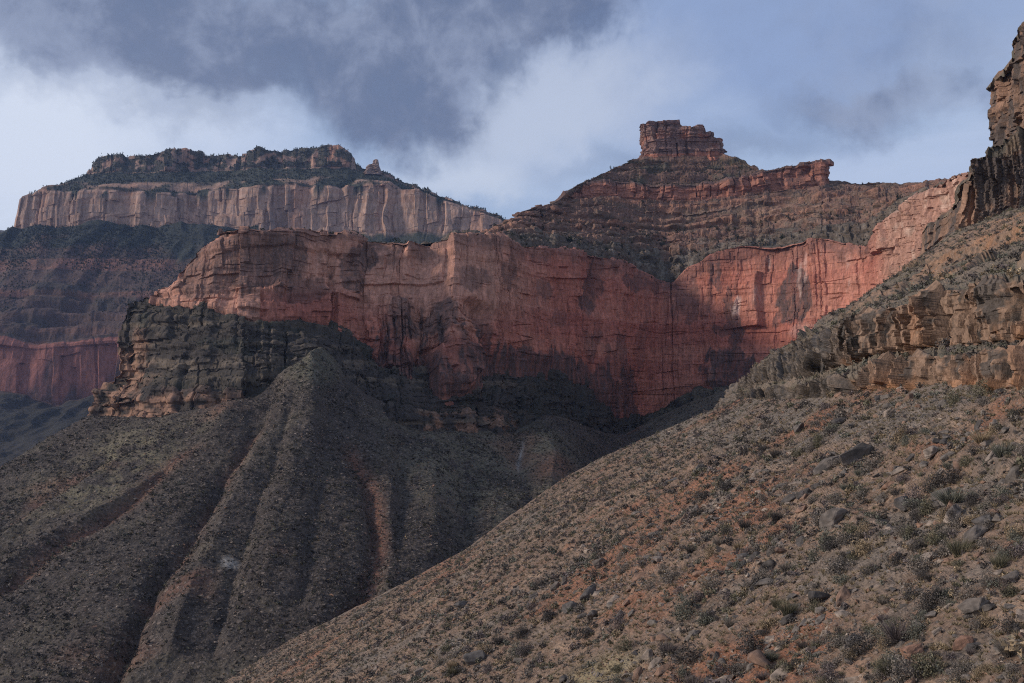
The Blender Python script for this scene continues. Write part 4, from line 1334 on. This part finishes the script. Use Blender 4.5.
boulder(979, 538, 36, .5, .45, 15, GREY, 309, 'long low grey slab with a shaded end below the black fissured boulder', 'the long low slab')
boulder(856, 556, 24, .42, .45, 35, DARKR, 310, 'thin dark slab tipped on edge among grey shrubs', 'the thin dark slab')
boulder(929, 559, 18, .7, .55, 5, PALE, 311, 'small pale boulder with a grey shrub growing against it', 'the small pale boulder')
boulder(979, 613, 30, .6, .65, -10, GREY, 312, 'dark-sided grey boulder alone among dry grass', 'the dark-sided boulder')
boulder(911, 657, 27, .7, .6, 15, BROWN, 313, 'rust-coloured rounded boulder near the bottom edge', 'the rust-coloured boulder')
boulder(964, 646, 26, .55, .5, 0, BROWN, 314, 'brown wedge-shaped boulder beside the rust-coloured one', None)
boulder(853, 643, 22, .6, .6, 30, DARKR, 315, 'dark block in a loose pair below the red soil patch', 'the dark block pair')
boulder(844, 650, 15, .6, .6, -30, GREY, 316, 'smaller grey block of the loose pair below the red soil patch', None)
boulder(757, 590, 18, .5, .55, 30, DARKR, 317, 'dark angular rock lying in red soil', 'the dark rock in red soil')
boulder(744, 559, 13, .7, .6, 0, DARKR, 318, 'black rounded rock resting alone in tan grass', 'the lone black rock')
boulder(600, 565, 17, .55, .7, 30, GREY, 319, 'tall grey rock heading a line of blocks down the slope', 'the tall grey rock')
boulder(557, 589, 13, .8, .7, 0, GREY, 320, 'squarish grey block downhill of the tall grey rock', 'the squarish grey block')
boulder(568, 583, 14, .7, .8, 50, GREY, 321, 'upright grey block next to the squarish one', None)
boulder(592, 597, 23, .6, .6, 20, DARKR, 322, 'widest dark boulder in the line of blocks', 'the widest dark boulder')
boulder(594, 619, 15, .9, .8, 10, GREY, 323, 'blunt grey cube-like block below the widest dark boulder', None)
boulder(589, 633, 10, .8, .9, 0, PALE, 324, 'small light grey stone directly below the blunt block', None)
boulder(621, 619, 17, .5, .6, 45, GREY, 325, 'leaning grey slab beside the blunt block', 'the leaning grey slab')
boulder(570, 609, 18, .6, .5, 20, DARKR, 326, 'dark low rock half under shrubs downhill of the blunt block', None)
boulder(462, 606, 15, .7, .6, 10, DARKR, 327, 'dark rock far down the slope near the crest', 'the dark rock by the crest')
boulder(477, 660, 24, .7, .7, 0, DARKR, 328, 'black bulky boulder near the lower end of the slope', 'the black bulky boulder')
boulder(462, 656, 15, .7, .8, 20, GREY, 329, 'grey rock propped against the black bulky boulder', None)
boulder(657, 561, 15, .6, .4, 25, PALE, 330, 'flat pale rock alone on tan ground', 'the flat pale rock')
boulder(532, 600, 16, .5, .5, 30, GREY, 331, 'narrow grey rock between the crest and the line of blocks', None)
boulder(672, 484, 20, .45, .35, 25, DARKR, 332, 'dark low ledge of rock above the orange soil patch', 'the dark low ledge')
boulder(700, 470, 18, .5, .5, 20, GREY, 333, 'grey wedge of rock uphill of the dark low ledge', None)
boulder(800, 430, 20, .5, .5, 30, GREY, 334, 'grey slanting rock under the lower limestone band', 'the slanting rock under the band')
boulder(840, 425, 24, .5, .55, 20, DARKR, 335, 'dark rock close under the foot of the lower limestone band', None)
boulder(935, 452, 22, .5, .5, 15, PALE, 336, 'light flat rock on stony ground beneath the limestone band', 'the light flat rock')
boulder(1000, 455, 30, .4, .4, 5, PALE, 337, 'light ledge-like rock beside the bright green shrub', 'the light ledge-like rock')
boulder(690, 640, 16, .6, .5, 15, GREY, 338, 'grey rock sitting low in red soil near the bottom edge', 'the grey rock in red soil')
boulder(1010, 580, 24, .6, .5, 30, GREY, 339, 'grey rock at the frame edge uphill of the dark-sided boulder', None)

# ------------------------------------------------------------------ shrubs and stones on the near hillside
SH = [leaf_clump(1500, 0.026, 400 + k, 1.0 + 0.12 * k, 0.72) for k in range(5)]
SH[3] = leaf_clump(420, 0.012, 411, 0.8, 0.5, True)
SHL = [leaf_clump(84, 0.085, 420 + k, 1.05, 0.5) for k in range(8)]
GR = [leaf_clump(26, 0.035, 440 + k, 1.0, 0.5, True) for k in range(5)]
STN = [stone(460 + k, (0.5, 0.7, 0.9)[k % 3], 9) for k in range(10)]
STB = [stone(480 + k, (0.55, 0.75, 0.95)[k % 3], 12, 2) for k in range(9)]

SHRUB_COL = [('grey', (0.185, 0.156, 0.13)), ('dark', (0.088, 0.076, 0.068)), ('olive', (0.145, 0.13, 0.085)), ('sage', (0.15, 0.145, 0.112)),
             ('purple-grey', (0.15, 0.12, 0.112)), ('tan', (0.29, 0.215, 0.135))]
STONE_COL = [('grey', (0.155, 0.13, 0.11)), ('pale', (0.27, 0.21, 0.165)), ('dark', (0.09, 0.077, 0.068)), ('brown', (0.24, 0.145, 0.10))]

LANDP = np.array([q for _, q in LAND])


def relate(p, used, head, tail=''):
    """a label that places a thing against the nearest landmarks, unlike any given before"""
    d = np.linalg.norm((LANDP - p) * np.array([1, 0.8, 1]), axis=1)
    head = ' '.join(head.split())
    for k in np.argsort(d)[:6]:
        dx, dy = p[0] - LANDP[k, 0], p[1] - LANDP[k, 1]
        if d[k] < 2.2:
            rel = ['hard against', 'close beside']
        else:
            side = 'uphill' if dx > 0 else 'downhill'
            deep = 'beyond' if dy > 0 else 'in front of'
            if abs(dx) > 2 * abs(dy):
                rel = [side + ' from']
            elif abs(dy) > 2 * abs(dx):
                rel = [deep]
            else:
                rel = [side + ' and ' + deep]
            far = 'just ' if d[k] < 6 else ('a little ' if d[k] < 14 else 'well ')
            rel = [far + rel[0]]
        for w in rel:
            s = f'{head} {w} {LAND[k][0]}'
            if s not in used and len(s.replace('-', ' ').split()) <= 16:
                used.add(s)
                return s
    return None


used = set()
hw = (HPX > -60) * (HPX < 1420) * (HPY < 760) * np.where(HPX > 1110, 0.6, 1.0)
# patchy cover
cover = 0.25 + sstep(fbm(HILL, 13, 4, off=301, gain=0.6), -0.12, 0.22)
near_w = np.clip(HILL[..., 1] / 90.0, 0.4, 1.0) * 0 + 1
pt, pn, ii, jj = scatter(HILL, HN, 23500, hw * cover * (120 / HILL[..., 1]) ** 0.6, 31)
r = np.random.default_rng(33)
w_ = np.clip(np.exp(r.normal(size=len(pt)) * 0.5) * 0.66, 0.25, 2.2)
kc = r.choice(6, len(pt), p=[.30, .24, .13, .13, .12, .08])
hgt = w_ * (0.75 + 0.5 * r.random(len(pt)))
ex = [(952, 503, 46, .5, 3), (920, 507, 30, .5, 3), (955, 482, 32, .5, 1), (967, 466, 16, 1.0, 2), (841, 421, 26, .6, 0), (749, 653, 30, .75, 1), (838, 571, 30, .7, 0), (841, 584, 20, .7, 3), (911, 600, 22, .8, 1),
      (917, 638, 24, .8, 3), (888, 674, 28, .7, 2), (985, 625, 16, 1., 5), (1011, 632, 24, .8, 1), (831, 548, 20, .9, 1), (931, 581, 17, .8, 1), (672, 580, 30, .45, 0), (650, 590, 18, .6, 0), (690, 662, 30, .7, 1),
      (551, 621, 24, .6, 1), (617, 671, 14, .8, 2), (833, 668, 26, .6, 0), (770, 660, 20, .7, 3), (805, 650, 18, .8, 1), (500, 645, 16, .9, 1), (700, 600, 18, .6, 4), (780, 540, 18, .6, 0), (890, 560, 18, .7, 0), (1005, 560, 20, .7, 3)]
ep, en, ew = [], [], []
for (x_, y_, wp, ht, c_) in ex:
    p, nn = on_hill(x_, y_)
    ep.append(p)
    en.append(nn)
    ew.append(wp * p[1] / F_PX)
pt = np.concatenate([np.array(ep), pt])
w_ = np.concatenate([np.array(ew), w_])
hgt = np.concatenate([np.array(ew) * np.array([e[3] for e in ex]) * 1.3, hgt])
kc = np.concatenate([np.array([e[4] for e in ex]), kc])
qx, qy = proj(pt)
scr = w_ / pt[:, 1] * ((qx > 0) & (qx < 1024) & (qy < 690))
order = np.argsort(-scr)
first, rest = order[:300], order[300:]
SHME = {}
for ci, (cn, cc) in enumerate(SHRUB_COL):
    for k, (v, f) in enumerate(SH):
        vv = v
        c = np.tile(np.array(cc), (len(v), 1))
        c = np.clip(c * (0.75 + 0.5 * np.random.default_rng(ci * 9 + k).random((len(v) // 3, 1)).repeat(3, 0)), 0, 1)
        SHME[ci, k] = (v, f, c)
SHCACHE = {}
nsh = 0
for q in first:
    ci, k = int(kc[q]), int(r.integers(0, 5))
    if (ci, k) not in SHCACHE:
        v, f, c = SHME[ci, k]
        SHCACHE[ci, k] = raw_mesh('shrub', v, f, M_SCRUB, c)
    ap = w_[q] / pt[q, 1] * F_PX
    size = 'large' if ap > 20 else ('middling' if ap > 14 else 'small')
    form = 'rounded' if hgt[q] > 0.95 * w_[q] else 'low spreading'
    lab = relate(pt[q], used, f'{size} {form} {SHRUB_COL[ci][0]} shrub') or f'{size} {form} {SHRUB_COL[ci][0]} shrub among stones on the hillside'
    obj_at('shrub', SHCACHE[ci, k], pt[q] - np.array([0, 0, 0.05 * w_[q]]), (w_[q], w_[q], hgt[q]), float(r.random() * 6.28), None, 0, lab, 'shrub', 'shrubs on the stony hillside')
    nsh += 1
cols = np.array([SHRUB_COL[k][1] for k in kc])[rest] * (0.75 + 0.5 * r.random((len(rest), 1)))
me = merged('scrub', SHL, pt[rest], np.stack([w_[rest], w_[rest], hgt[rest]], -1), cols, M_SCRUB, 35)
tag(link('scrub', me), 'small grey and brown scrub thickly dotted over the near hillside', 'scrub', None, 'stuff')

# dry grass
pg, _, _, _ = scatter(HILL, HN, 25000, hw * (1.3 - cover) * (120 / HILL[..., 1]), 37)
r = np.random.default_rng(38)
s = 0.35 + 0.5 * r.random(len(pg))
gc = lerp(np.array([[0.30, 0.225, 0.135]]), np.array([[0.20, 0.165, 0.11]]), r.random((len(pg), 1)))
me = merged('dry_grass', GR, pg, np.stack([s, s, s * .8], -1), gc, M_SCRUB, 39)
tag(link('dry_grass', me), 'thin tan bunch grass over the near hillside', 'grass', None, 'stuff')

# stones: the largest 300 as things, the rest as rubble
rk = 0.15 + sstep(fbm(HILL, 14, 3, off=311), -0.1, 0.4)
ps, ns, _, _ = scatter(HILL, HN, 80000, hw * rk * (120 / HILL[..., 1]) ** 1.3, 41)
r = np.random.default_rng(42)
s = np.clip(0.19 * np.exp(r.normal(size=len(ps)) * 0.8), 0.08, 2.2)
kc = r.choice(4, len(ps), p=[.38, .24, .18, .20])
qx, qy = proj(ps)
scr = s / ps[:, 1] * ((qx > 0) & (qx < 1024) & (qy < 690))
order = np.argsort(-scr)
first, rest = order[:260], order[260:]
STC = {}
for q in first:
    ci, k = int(kc[q]), int(r.integers(0, len(STB)))
    if (ci, k) not in STC:
        v, f = STB[k]
        c = np.tile(np.array(STONE_COL[ci][1]), (len(v), 1))
        c = mixc(c, (0.08, 0.07, 0.064), 0.6 * sstep(fbm(v + k, 0.4, 2), 0.0, 0.4))
        STC[ci, k] = raw_mesh('rock', v, f, M_STONE, c)
    ap = s[q] / ps[q, 1] * F_PX
    size = 'chunky' if ap > 12 else ('middling' if ap > 8 else 'small')
    form = 'flat' if k % 3 == 0 else ('angular' if k % 3 == 1 else 'blocky')
    lab = relate(ps[q], used, f'{size} {form} {STONE_COL[ci][0]} rock') or f'{size} {form} {STONE_COL[ci][0]} rock among scrub on the hillside'
    obj_at('rock', STC[ci, k], ps[q] + ns[q] * 0.03 * s[q], (s[q],) * 3, float(r.random() * 6.28), ns[q], 0.8, lab, 'rock', 'rocks lying on the hillside')
cols = np.array([STONE_COL[k][1] for k in kc])[rest] * (0.75 + 0.5 * r.random((len(rest), 1)))
me = merged('rubble', STN, ps[rest], np.repeat(s[rest][:, None], 3, 1), cols, M_STONE, 43, 0.5)
tag(link('rubble', me), 'small loose stones littering the near hillside', 'stones', None, 'stuff')

# ------------------------------------------------------------------ scrub on the rock bands, their benches and upper slope
LP, LN, LS, LC = RLEDGE
lpx, lpy = proj(LP)
flat = (1 - sstep(LC, 0.15, 0.45)) * (LN[..., 2] > 0.3) * (lpx > 720) * (lpx < 1100)
pu, _, _, _ = scatter(LP, LN, 5200, flat * (0.3 + sstep(fbm(LP, 25, 3, off=321), -0.3, 0.3)), 45)
r = np.random.default_rng(46)
s = np.clip(np.exp(r.normal(size=len(pu)) * 0.45) * 1.0, 0.4, 2.6)
cols = np.array([SHRUB_COL[k][1] for k in r.choice(6, len(pu), p=[.26, .2, .2, .2, .08, .06])]) * (0.75 + 0.5 * r.random((len(pu), 1)))
me = merged('bench_scrub', SHL, pu, np.stack([s, s, s * 1.0], -1), cols, M_SCRUB, 47)
tag(link('bench_scrub', me), 'scrub on the benches between and above the limestone bands', 'scrub', None, 'stuff')
pu, _, _, _ = scatter(LP, LN, 6000, flat, 48)
s = np.clip(0.3 * np.exp(r.normal(size=len(pu)) * 0.6), 0.1, 1.6)
cols = np.array([STONE_COL[k][1] for k in r.choice(4, len(pu))])
me = merged('bench_rubble', STN, pu, np.repeat(s[:, None], 3, 1), cols, M_STONE, 49, 0.5)
tag(link('bench_rubble', me), 'fallen stones lying on the benches of the limestone bands', 'stones', None, 'stuff')

# ------------------------------------------------------------------ scrub over the shadowed talus and the dark ledges
TP, TN, TS = TALUS
tpx, tpy = proj(TP)
tw = (TS > 0.7) * (tpx > -90) * (tpx < 800) * (0.3 + sstep(fbm(TP, 60, 3, off=331), -0.3, 0.3))
pt_, _, _, _ = scatter(TP, TN, 36000, tw, 51)
r = np.random.default_rng(52)
s = np.clip(1.5 * np.exp(r.normal(size=len(pt_)) * 0.4), 0.6, 4.0)
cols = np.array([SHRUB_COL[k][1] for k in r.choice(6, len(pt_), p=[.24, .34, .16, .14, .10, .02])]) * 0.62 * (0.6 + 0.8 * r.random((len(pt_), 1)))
TSH = [leaf_clump(18, 0.15, 540 + k, 1.05, 0.3) for k in range(6)]
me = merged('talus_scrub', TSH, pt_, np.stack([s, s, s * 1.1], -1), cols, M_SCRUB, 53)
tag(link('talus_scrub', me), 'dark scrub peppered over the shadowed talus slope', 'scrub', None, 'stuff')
pt_, _, _, _ = scatter(TP, TN, 26000, (TS > 0.7) * (tpx > -90) * (tpx < 800) * (0.2 + sstep(fbm(TP, 45, 3, off=337), 0.0, 0.4)), 55)
s = np.clip(1.0 * np.exp(r.normal(size=len(pt_)) * 0.5), 0.4, 4.0)
cols = np.array([STONE_COL[k][1] for k in r.choice(4, len(pt_), p=[.5, .2, .2, .1])]) * 0.9
me = merged('talus_boulders', STN, pt_, np.repeat(s[:, None], 3, 1), cols, M_STONE, 56, 0.5)
tag(link('scree', me), 'grey scree scattered over the talus slope', 'scree', None, 'stuff')
DP, DN, DS = LEDGES
pd, _, _, _ = scatter(DP, DN, 5000, (DN[..., 2] > 0.3) * 1.0, 57)
s = np.clip(1.9 * np.exp(r.normal(size=len(pd)) * 0.4), 0.8, 5.0)
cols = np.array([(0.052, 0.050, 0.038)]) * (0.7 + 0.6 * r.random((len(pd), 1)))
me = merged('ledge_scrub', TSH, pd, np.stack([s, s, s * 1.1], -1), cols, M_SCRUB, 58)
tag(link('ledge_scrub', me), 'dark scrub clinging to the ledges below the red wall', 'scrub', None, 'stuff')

# ------------------------------------------------------------------ junipers on the butte, its slopes and the cliff rim
JU = [leaf_clump(90, 0.075, 560 + k, 1.5, 0.45) for k in range(5)]
JL = [leaf_clump(26, 0.14, 570 + k, 1.4, 0.3) for k in range(6)]
BP, BN, BS_ = BSLOPE
UP, UN, US_ = BUPPER
WP, WN, WS = WALL
bx, by_ = proj(BP)
ux, uy = proj(UP)
wx, wy = proj(WP)
zones = [(BP, BN, (BS_ > 2.2) * (BS_ < 4.0) * (bx > 480) * (bx < 905) * (0.15 + sstep(fbm(BP, 90, 3, off=341), -0.1, 0.35)), 190, 'dark juniper among others on the ledged slope over the red wall', 'junipers on the slope above the red wall', 7.0),
         (BP, BN, (BS_ > 0.3) * (BS_ < 1.4) * (bx > 520) * (bx < 930) * 1.0, 45, 'tiny dark juniper on the high slope below the butte ledge', 'junipers below the butte ledge', 5.5),
         (UP, UN, (US_ > 0.9) * (US_ < 1.95) * 1.0, 45, 'tiny dark juniper on the slope between the butte summit and its ledge', 'junipers on the butte shoulder', 5.0),
         (WP, WN, (WS > 0.35) * (WS < 0.98) * (wx > 230) * (wx < 540) * 1.0, 60, 'dark juniper on the bench along the rim of the red wall', 'junipers along the cliff rim', 5.2)]
JM = {}
for zi, (P_, N_, wgt, cnt, lab, grp, size) in enumerate(zones):
    p, _, _, _ = scatter(P_, N_, cnt, wgt, 61 + zi)
    r = np.random.default_rng(71 + zi)
    for q in p:
        k = int(r.integers(0, 5))
        if k not in JM:
            v, f = JU[k]
            c = np.tile(np.array([0.030, 0.036, 0.024]), (len(v), 1))
            JM[k] = raw_mesh('juniper', v, f, M_SCRUB, c)
        sz = size * float(np.exp(r.normal() * 0.3))
        obj_at('juniper_tree', JM[k], q - np.array([0, 0, 0.3]), (sz, sz, sz), float(r.random() * 6.28), None, 0, lab, 'juniper tree', grp)
allp, alls = [], []
for (P_, N_, wgt, cnt, seed, s0) in ((BP, BN, (BS_ > 0.2) * (bx > 460) * (bx < 960) * (0.3 + sstep(fbm(BP, 90, 3, off=341), -0.2, 0.35)), 9000, 81, 2.0), (UP, UN, (US_ < 1.95) * (US_ > 0.3) * 1.0, 2200, 82, 3.2),
                                     (WP, WN, (WS > 0.1) * (WS < 1.02) * (wx > 200) * (wx < 960) * 1.0, 3500, 83, 2.4)):
    p, _, _, _ = scatter(P_, N_, cnt, wgt, seed)
    allp.append(p)
    alls.append(np.random.default_rng(seed).random(len(p)) * s0 + 0.7)
allp, alls = np.concatenate(allp), np.concatenate(alls)
r = np.random.default_rng(85)
cols = np.array([[0.05, 0.052, 0.038]]) * (0.6 + 0.9 * r.random((len(allp), 1)))
me = merged('butte_scrub', TSH, allp, np.stack([alls, alls, alls * 1.2], -1), cols, M_SCRUB, 86)
tag(link('butte_scrub', me), 'low dark scrub speckled over the butte slopes and the rim bench', 'scrub', None, 'stuff')
r = np.random.default_rng(87)
pb, _, _, _ = scatter(BP, BN, 6000, (BS_ > 0.2) * (bx > 460) * (bx < 960) * 1.0, 88)
s = np.clip(1.3 * np.exp(r.normal(size=len(pb)) * 0.5), 0.5, 5)
cols = lerp(np.array([[0.33, 0.19, 0.13]]), np.array([[0.20, 0.15, 0.125]]), r.random((len(pb), 1)))
me = merged('butte_rubble', STN, pb, np.repeat(s[:, None], 3, 1), cols, M_STONE, 89, 0.5)
tag(link('butte_rubble', me), 'fallen red and grey blocks strewn on the butte slopes', 'stones', None, 'stuff')

# ------------------------------------------------------------------ forest on the far mesa
MP, MN, MS, MW = MESA
pm, _, _, _ = scatter(MP, MN, 8500, (MW > 0.45) * (MS > 0.75) * (MS < 3.02) * 1.0, 91)
r = np.random.default_rng(92)
s = 5.5 + 5.5 * r.random(len(pm))
cols = np.array([[0.040, 0.050, 0.036]]) * (0.6 + 0.8 * r.random((len(pm), 1)))
SP, SN, SS = MSLOPE
p2, _, _, _ = scatter(SP, SN, 5500, (SS < 2.6) * np.clip(1.3 - 0.45 * SS, 0, 1) * (0.08 + sstep(fbm(SP * np.array([1, .6, .6]), 190, 4, off=351), -0.2, 0.25)), 93)
pm = np.concatenate([pm, p2])
s = np.concatenate([s, 5 + 5 * r.random(len(p2))])
cols = np.concatenate([cols, np.array([[0.040, 0.048, 0.036]]) * (0.6 + 0.8 * r.random((len(p2), 1)))])
me = merged('forest', JL, pm, np.stack([s * .75, s * .75, s * 1.5], -1), cols, M_SCRUB, 94)
tag(link('forest', me), 'dark conifer forest on the ledges of the far mesa', 'forest', None, 'stuff')


# ------------------------------------------------------------------ haze
def haze():
    bm = bmesh.new()
    bmesh.ops.create_cube(bm, size=1.0)
    lo, hi = Vector((-6600, -700, -641)), Vector((6600, 8300, 1330))
    for v in bm.verts:
        v.co = Vector(((v.co.x + .5) * (hi.x - lo.x) + lo.x, (v.co.y + .5) * (hi.y - lo.y) + lo.y, (v.co.z + .5) * (hi.z - lo.z) + lo.z))
    me = bpy.data.meshes.new('haze')
    bm.to_mesh(me)
    bm.free()
    m = bpy.data.materials.new('haze air')
    m.use_nodes = True
    g = NT(m.node_tree)
    v = g.node('ShaderNodeVolumePrincipled', ins={'Color': (0.42, 0.58, 1.0, 1), 'Density': 1.9e-5, 'Anisotropy': 0.2})
    g.node('ShaderNodeOutputMaterial', ins={'Volume': v.outputs[0]})
    me.materials.append(m)
    tag(link('haze', me), 'thin blue haze filling the canyon air', 'haze', None, 'stuff')


haze()
